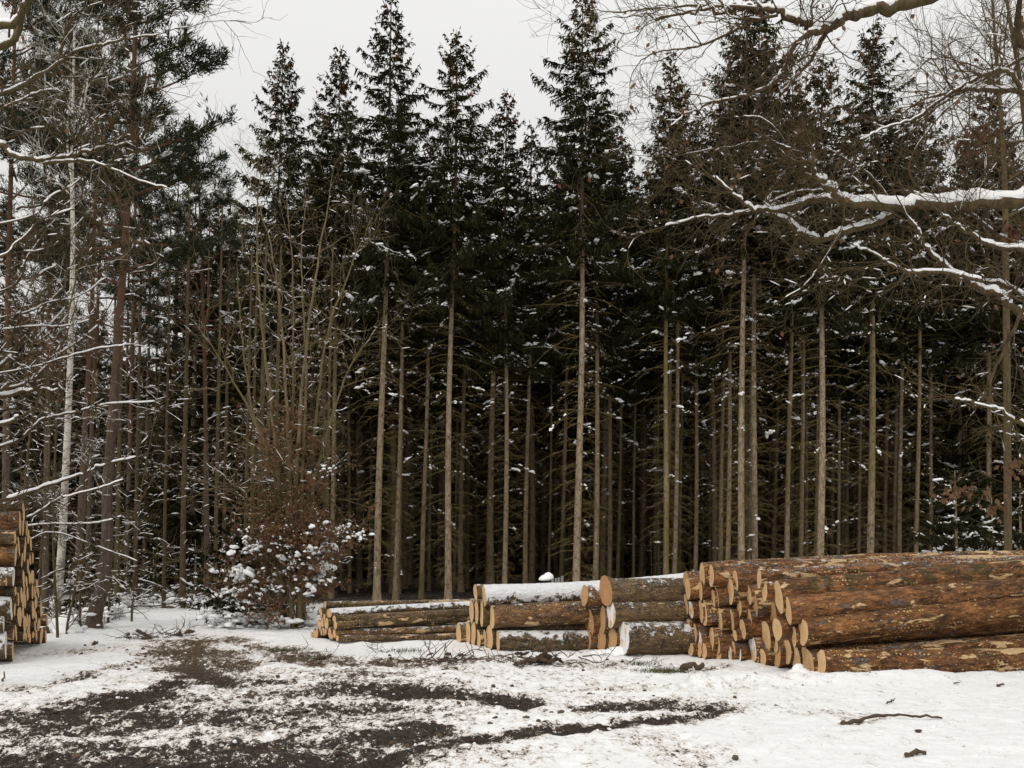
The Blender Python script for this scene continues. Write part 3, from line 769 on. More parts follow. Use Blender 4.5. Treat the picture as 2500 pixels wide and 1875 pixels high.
# near oak on the right: trunk stands outside the frame, limbs reach in
rg = np.random.default_rng(31)
mb, sb, lb = MB(), MB(), MB()
tx, td = 2860, 11.6
base = np.array([gx(tx, td), td, 0.])
trunk = np.array([base + (0, 0, -.2), base + (0, 0, .6), base + (.03, 0, 2.5), base + (-.05, 0, 4.5), base + (-.2, 0, 6.4), base + (-.3, .1, 8.6)])
mb.tube(catmull(trunk, 5), np.linspace(.30, .17, 26), 14)
OL = [
    ([(2850, 470), (2680, 482), (2500, 490), (2345, 497), (2220, 497), (2096, 490), (2056, 480), (2012, 447), (1985, 420)], .085, .024, 1.45, 18),
    ([(1990, 425), (1972, 408), (1937, 378), (1877, 356), (1780, 365), (1650, 380)], .024, .006, .22, 20),
    ([(2110, 494), (2022, 478), (1962, 490), (1897, 507), (1838, 512), (1798, 490), (1768, 467), (1735, 440)], .036, .009, 1.4, 18),
    ([(2196, 502), (2156, 537), (2071, 562), (2007, 577), (1962, 557), (1927, 532), (1877, 517), (1838, 515), (1748, 532), (1698, 540), (1620, 560)], .040, .008, 1.5, 26),
    ([(2080, 485), (2022, 462), (1970, 470), (1930, 480), (1880, 495)], .018, .006, 1.2, 8),
    ([(1990, 428), (1958, 395), (1900, 330), (1850, 300), (1790, 290)], .016, .005, .4, 14),
    ([(2830, 40), (2600, -60), (2400, -50), (2225, 0), (2146, 20), (2086, 35), (2046, 60), (1987, 85), (1937, 65), (1887, 40), (1828, 32), (1768, 37), (1698, 35), (1620, 45), (1500, 40)], .085, .005, .9, 16),
    ([(2000, 85), (1962, 95), (1927, 134), (1897, 199), (1828, 229), (1748, 239), (1698, 259), (1640, 300)], .036, .006, .6, 22),
    ([(2040, 60), (2017, 85), (1987, 134), (1952, 174), (1907, 234)], .030, .012, .7, 6),
    ([(1895, 45), (1838, 52), (1778, 75), (1708, 100), (1658, 110), (1609, 124), (1564, 154), (1539, 194)], .018, .004, 0, 14),
    ([(1840, 32), (1708, 10), (1624, 5), (1500, 25), (1450, 35)], .017, .004, .3, 12),
    ([(1974, 90), (1977, 50), (1992, -10)], .018, .012, 0, 5), ([(1905, 45), (1890, 10), (1895, -40)], .014, .008, 0, 5),
    ([(2850, 960), (2640, 860), (2500, 766), (2444, 716), (2385, 691), (2325, 656), (2275, 612), (2235, 562), (2196, 512)], .055, .010, 1.2, 20),
    ([(2385, 693), (2295, 669), (2220, 661), (2176, 632), (2136, 612), (2080, 600)], .024, .006, 1.3, 16),
    ([(2850, 900), (2600, 780), (2500, 735), (2440, 700), (2390, 680)], .036, .014, 1.2, 8),
    ([(2840, 700), (2640, 640), (2500, 607), (2419, 587), (2345, 547), (2295, 527)], .042, .010, 1.3, 10),
    ([(2840, 660), (2640, 630), (2484, 582), (2395, 537), (2340, 512)], .034, .010, 1.3, 8),
    ([(2845, 200), (2680, 220), (2500, 228), (2395, 231), (2340, 228), (2280, 235)], .045, .014, 1.4, 10),
    ([(2480, 228), (2445, 186), (2390, 192), (2325, 222), (2245, 278), (2170, 303), (2100, 340)], .026, .006, .9, 18),
    ([(2845, 100), (2640, 130), (2500, 150), (2420, 190), (2320, 239), (2245, 300), (2200, 380)], .028, .006, .4, 16),
    ([(2845, 120), (2620, 120), (2500, 95), (2475, 55)], .055, .045, .9, 0),
    ([(2500, 640), (2485, 760), (2440, 880), (2430, 960), (2460, 1060)], .026, .006, .3, 12),
    ([(2850, 1100), (2620, 1060), (2500, 1030), (2440, 1000), (2360, 985), (2320, 978)], .034, .006, 1.3, 14),
    ([(2280, 500), (2230, 400), (2280, 300), (2330, 250)], .014, .006, .3, 12), ([(2350, 495), (2400, 420), (2430, 330)], .016, .006, .3, 10), ([(2160, 495), (2110, 420), (2060, 370), (2000, 350)], .013, .005, .3, 12),
    ([(2060, 560), (2010, 640), (1960, 700), (1900, 740)], .010, .004, .2, 10),
]
for pts, r0, r1, sn, nt_ in OL:
    dd = td + rg.uniform(-.5, .5) * (0 if pts[0][0] > 2600 else 1)
    limb(mb, sb, rg, pts, td if pts[0][0] > 2600 else td - .1, td - .1 + rg.uniform(-.6, .4), r0, r1, sn, nt_, (.45, 1.1), 2, .06, lb, .035, (3, 6))
for sx, sy in [(2395, 345), (2380, 370), (2410, 330), (2350, 355), (2365, 1210), (2440, 1240), (2470, 1140), (2500, 1130), (2320, 1200), (2480, 560), (2460, 575)]:
    c = at(sx, sy, td); m_ = 26
    q = c + rg.normal(0, .07, (m_, 3)); dn = np.array([0, 0, -.7]) + rg.normal(0, .5, (m_, 3)); dn /= np.linalg.norm(dn, axis=1)[:, None]
    s_ = np.cross(dn, rg.normal(size=(m_, 3))); s_ /= np.linalg.norm(s_, axis=1)[:, None]
    lb.quads(q, dn, .085, .028, s_)
    twig(mb, sb, rg, c + (.35, 0, .25), (-.8, 0, -.4), .5, .005, 1)
local((mb, sb, lb), base)
t = thing("oak_tree", "oak with thick snow laden limbs and dead leaves reaching in from the right edge", "tree", base)
finish(t, mb, sb, lb)

# big bare tree behind the right end of the orange stack
def bare_tree(name, label, sx, d, pts, r0, seed, nbr, blen, lev=3, snow=.05, leaf=0., mat='bark', up=.5, zmin=.35, kids=(3, 6), group=None, elev=(.1, .9)):
    rg = np.random.default_rng(seed)
    mb, sb, lb = MB(), MB(), MB()
    base = np.array([gx(sx, d), d, gz(gx(sx, d), d) - .1])
    P = catmull(np.vstack([base - (0, 0, .2), base + (0, 0, .3)] + [at(x, y, d) for x, y in pts]), 6)
    rad = np.linspace(r0, r0 * .22, len(P)); mb.tube(P, rad, 10)
    for k in range(nbr):
        j = int(rg.uniform(zmin, .98) * (len(P) - 2)) + 1
        an = rg.uniform(0, 6.28); el = rg.uniform(*elev)
        dv = np.array([math.cos(an) * math.cos(el), math.sin(an) * math.cos(el), math.sin(el)])
        f = 1 - .5 * j / len(P)
        twig(mb, sb, rg, P[j], dv, rg.uniform(*blen) * f, rad[j] * rg.uniform(.25, .5), lev, up * .3, .2, snow, lb, leaf, 3 if lev < 3 else 4, None, kids)
    local((mb, sb, lb), base)
    t = thing(name, label, "tree", base, group); finish(t, mb, sb, lb, mat)
    return t
bare_tree("oak_tree", "tall bare dark oak with a wide net of twigs rising against the sky at right", 2462, 20, [(2458, 900), (2455, 600), (2452, 420), (2440, 230), (2428, 80), (2415, -120)], .088, 41, 34, (2.2, 4.2), 3, .03, .0, 'bark', .35, .45, (3, 6))
bare_tree("oak_tree", "second bare dark tree crossing behind the oak limb at the top right edge", 2560, 22, [(2540, 900), (2520, 500), (2490, 200), (2440, -100)], .13, 42, 22, (2., 3.6), 3, .03, .0, 'bark', .35, .45, (3, 6))

# ------------------------------------------------------------------ brown leaved hornbeam with snow pads
rg = np.random.default_rng(51)
mb, sb, lb = MB(), MB(), MB()
d = 22.; base = np.array([gx(715, d), d, 0.])
STEMS = [
    ([(690, 1540), (690, 1300), (672, 1050), (640, 800), (625, 560), (640, 330)], .06), ([(705, 1540), (712, 1300), (705, 1050), (690, 800), (660, 600), (600, 420)], .055),
    ([(725, 1540), (728, 1250), (735, 1000), (760, 760), (790, 560), (810, 420)], .06), ([(740, 1540), (745, 1300), (770, 1050), (800, 820), (860, 640), (900, 540)], .05),
    ([(715, 1540), (700, 1250), (650, 1100), (580, 950), (520, 850), (470, 780)], .05), ([(735, 1530), (765, 1200), (815, 1000), (850, 900), (920, 800)], .045),
    ([(700, 1540), (680, 1200), (620, 1000), (590, 800), (575, 640)], .045), ([(730, 1520), (740, 1150), (750, 900), (735, 650), (745, 480)], .045),
    ([(710, 1530), (705, 1180), (715, 900), (715, 640), (700, 470)], .045), ([(720, 1540), (690, 1350), (620, 1230), (560, 1170), (505, 1130)], .04)]
for pts, r0 in STEMS:
    limb(mb, sb, rg, pts, d + rg.uniform(-.3, .3), d + rg.uniform(-1, 1), r0, .006, .12, 20, (.7, 1.7), 2, .07, lb, .0, (3, 5), rt=.012)
# leafy part of the crown
n = 1500
C = []
for k in range(200):
    sy = rg.triangular(900, 1300, 1470); wd = np.interp(sy, [900, 1100, 1250, 1350, 1480], [50, 75, 95, 140, 120])
    c = at(712 + rg.normal(0, 1) * wd * .5, sy, d + rg.normal(0, .55)); C.append(c)
    an = rg.uniform(0, 6.28); dv = np.array([math.cos(an), math.sin(an) * .6, rg.uniform(-.25, .3)])
    twig(mb, sb, rg, c - dv * .3, dv, rg.uniform(.4, .8), .007, 1, .1, .25, .05, lb, 11, 3, None, (2, 5))
pads = []
for sx, sy, n_, s in [(610, 1340, 16, .10), (580, 1400, 18, .10), (560, 1445, 14, .08), (650, 1330, 12, .08), (770, 1345, 14, .12), (780, 1385, 10, .17), (785, 1420, 10, .10), (760, 1440, 10, .08), (720, 1370, 14, .09), (690, 1400, 10, .08),
                      (840, 1310, 10, .09), (866, 1298, 6, .07), (800, 1290, 9, .07), (650, 1440, 16, .06), (700, 1330, 10, .07), (640, 1290, 10, .05), (790, 1160, 6, .06), (805, 1140, 5, .05), (700, 1290, 14, .04), (740, 1310, 12, .06), (600, 1470, 12, .06)]:
    c = at(sx, sy, d - .5)
    n_ = int(n_ * 2.6); cc = c + rg.normal(0, 1, (n_, 3)) * np.array([.20, .3, .085]); sc = rg.gamma(2.2, .28, (n_, 1)).clip(.15, 1.6) * s * .60
    an = rg.uniform(-1.5, 1.5, n_)
    blobs(sb, cc, np.stack([np.cos(an), np.sin(an), rg.uniform(-.7, .5, n_)], 1), np.hstack([sc * rg.uniform(.9, 1.6, (n_, 1)), sc, sc * .95]), ICO1, .3, rg)
    twig(mb, sb, rg, at(715, sy + 25, d), unit(c - at(715, sy + 25, d)), float(np.linalg.norm(c - at(715, sy + 25, d))) * 1.1, .014, 2, 0, .12, 0, lb, 6, 3, None, (4, 8))
local((mb, sb, lb), base)
t = thing("hornbeam_tree", "many stemmed hornbeam with rusty brown leaves and heavy snow pads left of small stack", "tree", base)
finish(t, mb, sb, lb, "tan")
for sx, dd, r_, lab in [(598, 22.8, .075, "brown trunk standing in the thicket left of the brown leaved hornbeam"), (632, 23.5, .10, "mossy stout trunk close behind the brown leaved hornbeam's left side"), (668, 24.5, .10, "grey trunk base behind the hornbeam, nearest its middle"), (795, 25, .07, "thin trunk right of the brown leaved hornbeam before the small stack"), (612, 27, .08, "brown trunk with snowy stubs above the thicket left of the hornbeam")]:
    bare_tree("spruce_trunk_tree" if False else "bare_tree", lab, sx, dd, [(sx + 4, 1200), (sx + 10, 900), (sx + 18, 600)], r_, int(sx), 26, (.6, 1.5), 1, .35, 0, 'bark', .0, .1, elev=(-.3, .3))

# ------------------------------------------------------------------ left: bent pine, birch, other pines
def pine(name, label, sx, d, path, r0, seed, z_from, blen, nbr, tuft=1., snow=.5, H=None):
    rg = np.random.default_rng(seed)
    tr, cr, sn = MB(), MB(), MB()
    base = np.array([gx(sx, d), d, gz(gx(sx, d), d) - .1])
    P = catmull(np.vstack([base - (0, 0, .15)] + [at(x, y, d + k * .05) for k, (x, y) in enumerate(path)]), 7)
    rad = np.linspace(r0, r0 * .12, len(P)) * (1 + .35 * np.exp(-np.clip(P[:, 2] - base[2], 0, None) / .3))
    tr.tube(P, rad, 12)
    zs_ = P[:, 2] - base[2]
    Cs, Ds, Ss = [], [], []
    def tufts(q, dirs, n_):
        for p0, dv in zip(q, dirs):
            k = int(n_ * rg.uniform(.7, 1.3))
            dd_ = unit(dv)[None] * .7 + rg.normal(0, .55, (k, 3)) + np.array([0, 0, .25]); dd_ /= np.linalg.norm(dd_, axis=1)[:, None]
            sd_ = np.cross(dd_, rg.normal(size=(k, 3))); sd_ /= np.linalg.norm(sd_, axis=1)[:, None]
            cr.quads(p0 + rg.normal(0, .05, (k, 3)), dd_, rg.uniform(.09, .20, k), .013, sd_)
    for b in range(nbr):
        z = z_from + (zs_[-1] - z_from) * (b + rg.random()) / nbr
        p0 = np.array([np.interp(z, zs_, P[:, k]) for k in range(3)])
        tt = (z - z_from) / (zs_[-1] - z_from)
        L = blen * (1 - .62 * tt) * rg.uniform(.6, 1.15) * (.65 if tt < .1 else 1)
        an = rg.uniform(0, 6.28); el = rg.uniform(-.05, .35) + tt * .5
        dv = np.array([math.cos(an) * math.cos(el), math.sin(an) * math.cos(el), math.sin(el)])
        s = np.linspace(0, 1, 7)[:, None]
        bp = p0 + dv * s * L + np.array([0, 0, .16 * L]) * s ** 2 + np.array([math.sin(an), -math.cos(an), 0]) * np.sin(s * 3 + b) * .1 * L
        bp += rg.normal(0, .02, bp.shape)
        tr.tube(bp, np.linspace(.012 + .012 * L, .006, 7), 4)
        for e in range(int(5 + L * 6)):
            u = rg.uniform(.3, 1.); q = np.array([np.interp(u, s[:, 0], bp[:, k]) for k in range(3)])
            dv2 = unit(dv * .8 + rg.normal(0, .6, 3) * np.array([1, 1, .45]) + np.array([0, 0, .25])); l2 = rg.uniform(.25, .75) * (1.15 - .5 * u)
            qq = q + dv2 * np.linspace(0, 1, 4)[:, None] * l2
            cr.tube(qq, np.linspace(.008, .004, 4), 3, 1)
            tufts(list(qq[1:]) + [qq[-1] + rg.normal(0, .06, 3)], [dv2] * 4, 13 * tuft)
            if rg.random() < snow * .5:
                Cs.append(qq[2] + np.array([0, 0, .07])); Ds.append(dv2); a_ = rg.uniform(.03, .10); Ss.append([a_ * 1.6, a_, a_ * .7])
    # dead lower branches
    for b in range(int(30)):
        z = rg.uniform(1.4, z_from * 1.05); p0 = np.array([np.interp(z, zs_, P[:, k]) for k in range(3)])
        an = rg.uniform(0, 6.28); twig(tr, sn, rg, p0, (math.cos(an), math.sin(an), rg.uniform(-.1, .35)), rg.uniform(.6, 2.), .012, 1, .05, .14, .4 * snow)
    if Cs: blobs(sn, np.array(Cs), np.array(Ds), np.array(Ss), ICO1, .2, rg)
    local((tr, cr, sn), base)
    t = thing(name, label, "tree", base)
    part("trunk", tr.build("pine_trunk", [M['pbark']]), t, (1, .1, 0, 1))
    part("crown", cr.build("pine_crown", [M['pine'], M['dead']], False), t)
    if sn.n: part("snow_clumps", sn.build("pine_snow", [M['snow']]), t)
pine("pine_tree", "tall pine with bent rust red trunk and open crown left of the forest track", 228, 22, [(232, 1500), (255, 1410), (262, 1300), (262, 1200), (276, 1000), (290, 800), (308, 550), (322, 300), (330, 80), (334, -100), (337, -220)], .165, 61, 7.6, 2.7, 44, 1.15, .35)
pine("pine_tree", "slim red trunked pine just right of the white birch", 188, 27, [(190, 1400), (205, 1100), (222, 800), (232, 500), (238, 200), (240, 0)], .105, 62, 8.5, 2.3, 30)
pine("pine_tree", "slim reddish pine between the birch and the bent pine, farther back", 214, 31, [(215, 1400), (222, 1100), (238, 750), (255, 400), (262, 150)], .10, 63, 9.5, 2.4, 30)
pine("pine_tree", "pine with dark trunk rising behind the top of the left log stack", 12, 25, [(14, 1300), (16, 1000), (20, 700), (30, 300), (38, 20), (40, -80)], .12, 64, 8.4, 2.6, 36)
pine("pine_tree", "dark pine behind the birch whose crown fills the upper left", 110, 29, [(112, 1300), (118, 900), (125, 500), (132, 200), (134, 40)], .11, 65, 9.0, 2.8, 36)
pine("pine_tree", "pine deep over the forest track with snowy crown right of the bent pine", 415, 38, [(416, 1300), (425, 900), (432, 600), (436, 420)], .12, 66, 8.5, 2.9, 34, 1.2, 1.)
pine("pine_tree", "pine with wide snowy boughs between bent pine and first spruce", 505, 33, [(505, 1300), (500, 900), (490, 600), (484, 380)], .11, 67, 8.2, 2.8, 30, 1.2, 1.)
pine("pine_tree", "dark pine behind the bent pine's lower crown", 310, 36, [(312, 1300), (322, 900), (330, 500), (334, 250)], .12, 68, 8.6, 3.0, 36, 1.1, .8)
for k, (sx, d, r_) in enumerate([(285, 30, .10), (330, 33, .10), (352, 41, .12), (400, 32, .08), (445, 31, .12), (495, 36, .1), (525, 30, .09), (268, 40, .1), (420, 47, .12), (300, 46, .12), (372, 50, .12), (460, 48, .12), (545, 34, .1)]):
    bare_tree("dead_tree", f"dark bare trunk with snowy dead branches, {ORD[k]} placed around the forest track's shaded end" if False else f"dark thin trunk with dead snowy branches, {ORD[sorted([285,330,352,400,445,495,525,268,420,300,372,460,545]).index(sx)]} from left over the forest track", sx, d, [(sx + 2, 1300), (sx + 8, 1000), (sx + 14, 700), (sx + 18, 500)], r_, 700 + k, 26, (.8, 2.3), 1, .22, 0, 'bark', .0, .08, (2, 4), "trunks around the forest track", (-.25, .25))

# birch
rg = np.random.default_rng(71); mb, sb, lb = MB(), MB(), MB()
d = 21.; base = np.array([gx(133, d), d, -.1])
P = catmull(np.array([base] + [at(x, y, d) for x, y in [(138, 1490), (150, 1350), (158, 1200), (167, 1000), (174, 800), (178, 600), (176, 420), (178, 250), (182, 60)]]), 6)
mb.tube(P, np.linspace(.10, .022, len(P)), 10)
for pts in ([(176, 430), (168, 300), (166, 130)], [(178, 380), (196, 250), (205, 120)], [(180, 330), (215, 220), (228, 170)]):
    limb(mb, sb, rg, pts, d, d, .025, .007, 0, 8, (.5, 1.2), 1)
for k in range(40):
    j = rg.integers(16, len(P) - 2); an = rg.uniform(0, 6.28)
    twig(mb, sb, rg, P[j], (math.cos(an), math.sin(an), rg.uniform(.2, .9)), rg.uniform(.7, 1.8), .010, 2, -.05, .2, .1)
local((mb, sb), base)
t = thing("birch_tree", "slender white barked birch with black marks at left", "tree", base); finish(t, mb, sb, None, 'birch')

# near bare trees left of the frame whose snowy limbs reach in
def edge_tree(name, label, tsx, d, limbs_, seed, zt, r0, lev=2, leaf=.0, tw=(.5, 1.3), extra=()):
    rg = np.random.default_rng(seed); mb, sb, lb = MB(), MB(), MB()
    base = np.array([gx(tsx, d), d, 0.])
    mb.tube(catmull([base + (0, 0, -.2), base + (0, 0, 1.), base + (.1, 0, zt * .5), base + (-.1, 0, zt)], 6), np.linspace(r0, r0 * .5, 19), 12)
    for pts, ra, rb, sn, nt_ in limbs_:
        limb(mb, sb, rg, [(tsx + 10, pts[0][1] + (40 if pts[0][0] < 60 else 40))] + pts if pts[0][0] < 100 else pts, d, d + rg.uniform(-.5, .6), ra, rb, sn, nt_, tw, lev, .13, lb, leaf, (3, 6))
    for sx, sy, n_ in extra:
        c = at(sx, sy, d); q = c + rg.normal(0, 1, (n_, 3)) * np.array([.06, .06, .11])
        dn = np.array([0, 0, -.8]) + rg.normal(0, .45, (n_, 3)); dn /= np.linalg.norm(dn, axis=1)[:, None]
        s_ = np.cross(dn, rg.normal(size=(n_, 3))); s_ /= np.linalg.norm(s_, axis=1)[:, None]
        lb.quads(q, dn, .075, .022, s_)
    local((mb, sb, lb), base)
    t = thing(name, label, "tree", base); finish(t, mb, sb, lb)
edge_tree("bare_tree", "bare tree reaching in from the left edge with high lichen grey limbs and snow", -220, 11.5, [
    ([(0, 362), (40, 390), (101, 394), (145, 383), (202, 362), (253, 347), (315, 340)], .036, .008, 1.1, 16), ([(101, 396), (202, 400), (268, 416), (325, 434), (400, 450)], .018, .006, .9, 14),
    ([(0, 224), (90, 170), (174, 119), (289, 105), (400, 95)], .032, .008, .7, 18), ([(130, 134), (152, 90), (202, 43), (268, 7)], .016, .006, .2, 14),
    ([(0, 58), (47, 4), (90, -60)], .05, .03, .8, 3), ([(0, 101), (50, 40), (90, 0), (140, -50)], .045, .025, .6, 4), ([(0, 255), (90, 240), (150, 225)], .014, .005, 1., 10), ([(72, 542), (119, 477), (188, 427)], .012, .007, 1., 6), ([(0, 640), (40, 585), (72, 542)], .016, .012, .9, 4)], 81, 8.2, .2, 2, .01)
edge_tree("bare_tree", "bare low tree at left edge with many snow lined slanting branches and rusty leaves", -170, 13.5, [
    ([(0, 904), (47, 853), (83, 788), (94, 752), (145, 698), (159, 654), (192, 611)], .030, .008, .8, 18), ([(22, 1081), (83, 1041), (119, 1023), (195, 1009), (260, 990), (376, 980)], .022, .006, 1.2, 16),
    ([(0, 965), (54, 953), (152, 953)], .040, .012, 1.6, 5), ([(0, 1030), (52, 1019)], .034, .015, 1.5, 2), ([(0, 1000), (36, 990)], .03, .014, 1.4, 2), ([(43, 904), (100, 830), (174, 734)], .016, .006, .9, 12), ([(54, 944), (159, 853), (231, 788), (290, 690)], .020, .006, 1.2, 14),
    ([(60, 800), (140, 792), (217, 781)], .013, .005, 1.1, 10), ([(90, 900), (145, 882), (230, 850), (311, 835)], .013, .005, 1.1, 12), ([(50, 770), (110, 735), (180, 720), (260, 680)], .014, .005, 1., 12), ([(6, 1218), (114, 1182), (202, 1156), (253, 1139), (340, 1117)], .026, .007, 1.8, 14),
    ([(30, 700), (75, 640), (120, 560), (140, 480)], .016, .006, .6, 12), ([(10, 860), (90, 690), (130, 640)], .013, .005, .9, 10)], 82, 4.8, .14, 2, .02, (.4, 1.1), [(45, 790, 50), (100, 830, 45), (135, 870, 60), (78, 910, 45), (60, 770, 25)])
edge_tree("bare_shrub", "low snow laden branch spray beside and above the left log stack", -60, 17.5, [
    ([(76, 1258), (149, 1220), (234, 1197), (300, 1170)], .022, .007, 1.9, 12), ([(70, 1286), (152, 1280), (228, 1277), (290, 1260)], .018, .007, 1.8, 12), ([(60, 1330), (130, 1300), (250, 1340), (330, 1370)], .014, .006, 1., 10)], 83, 2.4, .06, 2, 0., (.4, 1.))
# thin understorey stems at left
for k, (sx, d, pts) in enumerate([(165, 20.5, [(190, 1400), (205, 1250), (215, 1120), (240, 900)]), (195, 21.5, [(200, 1330), (212, 1180), (225, 1000), (228, 800)]), (92, 19.5, [(100, 1350), (115, 1200), (120, 1000), (98, 800), (60, 560)]), (265, 23.5, [(275, 1400), (330, 1250), (420, 1100), (520, 1040)]), (40, 18.5, [(60, 1200), (85, 1000), (150, 850), (200, 700)]), (322, 24, [(330, 1380), (345, 1200), (380, 1000), (400, 800)]), (140, 19.8, [(130, 1300), (140, 1000), (160, 800), (215, 560), (250, 400)])]):
    bare_tree("sapling", ["thin bare sapling leaning right beside the birch base", "thin grey sapling between birch and bent pine", "thin winding sapling left of the birch", "sapling leaning far right over the forest track", "thin sapling rising above the left log stack", "bare sapling right of the bent pine", "tall thin sapling bending right across the birch"][k], sx, d, pts, .032, 900 + k, 22, (.7, 1.9), 2, .35, .02, 'bark', .2, .15, (2, 5), "bare saplings at the left", (-.1, .8))
# upright shoots behind the dark pine logs and between stacks
bare_tree("sapling", "few thin upright shoots standing behind the dark pine logs", 1585, 20, [(1590, 1440), (1590, 1380), (1588, 1290)], .008, 951, 5, (.6, 1.1), 0, 0, 0, 'bark', .5, .3, elev=(.8, 1.3))

# ------------------------------------------------------------------ logs
def log_meshes(L, r0, r1, seed, kslope, mslope, hi=False, pear=0.):
    rg = np.random.default_rng(seed)
    ns, na = (90, 40) if hi else (18, 20)
    t = np.linspace(0, 1, ns); th = np.linspace(0, 2 * np.pi, na, endpoint=False)
    ph = rg.uniform(0, 6.28, 6)
    rr = (r0 + (r1 - r0) * t)[:, None] * (1 + .06 * np.sin(2 * th + ph[0]) + .035 * np.sin(3 * th + ph[1]) + .012 * np.sin(5 * th + ph[2]))[None]
    for e in range(9 if hi else 4):   # knots and swellings
        tc_, ac = rg.uniform(.04, 1), rg.uniform(0, 6.28)
        da = np.angle(np.exp(1j * (th - ac)))
        rr *= 1 + rg.uniform(.03, .10) * np.exp(-((t - tc_) * L / (r0 * .8))[:, None] ** 2 - (da / .45)[None] ** 2)
    rr *= 1 + rg.normal(0, .013 if hi else .007, rr.shape)
    if pear: rr[:4] *= 1 + pear * np.clip(np.cos(th - 1.75), 0, 1)[None] * np.array([1, .7, .4, .15])[:, None]
    bend = np.sin(t * np.pi * rg.uniform(.7, 1.3)) * rg.uniform(-.012, .012) * L
    Y = rr * np.cos(th)[None]; Z = rr * np.sin(th)[None] + bend[:, None]
    X = np.repeat((t * L)[:, None], na, 1) + (kslope * Y + mslope * Z) * (1 - t)[:, None] ** 6
    V = np.stack([X, Y, Z], -1)
    mb = MB(); i = np.arange(ns - 1)[:, None] * na; j = np.arange(na)[None]; k = (j + 1) % na
    mb.add(V, np.stack([i + j, i + k, i + na + k, i + na + j], -1).reshape(-1, 4))
    mb.add(np.vstack([V[-1], V[-1].mean(0)]), np.array([[q, (q + 1) % na, na] for q in range(na)]), 1)
    cb = MB()
    c = V[0].mean(0); ring = c + (V[0] - c) * .985; ring2 = c + (V[0] - c) * .5
    cb.add(np.vstack([ring, ring2, c]), np.array([[q, na + q, na + (q + 1) % na, (q + 1) % na] for q in range(na)]))
    cb.add(np.vstack([ring2, c]), np.array([[q, na, (q + 1) % na] for q in range(na)]))
    return mb.build("log_bark", [M['logbark'], M['cut']]), cb.build("log_end", [M['cut']], False)

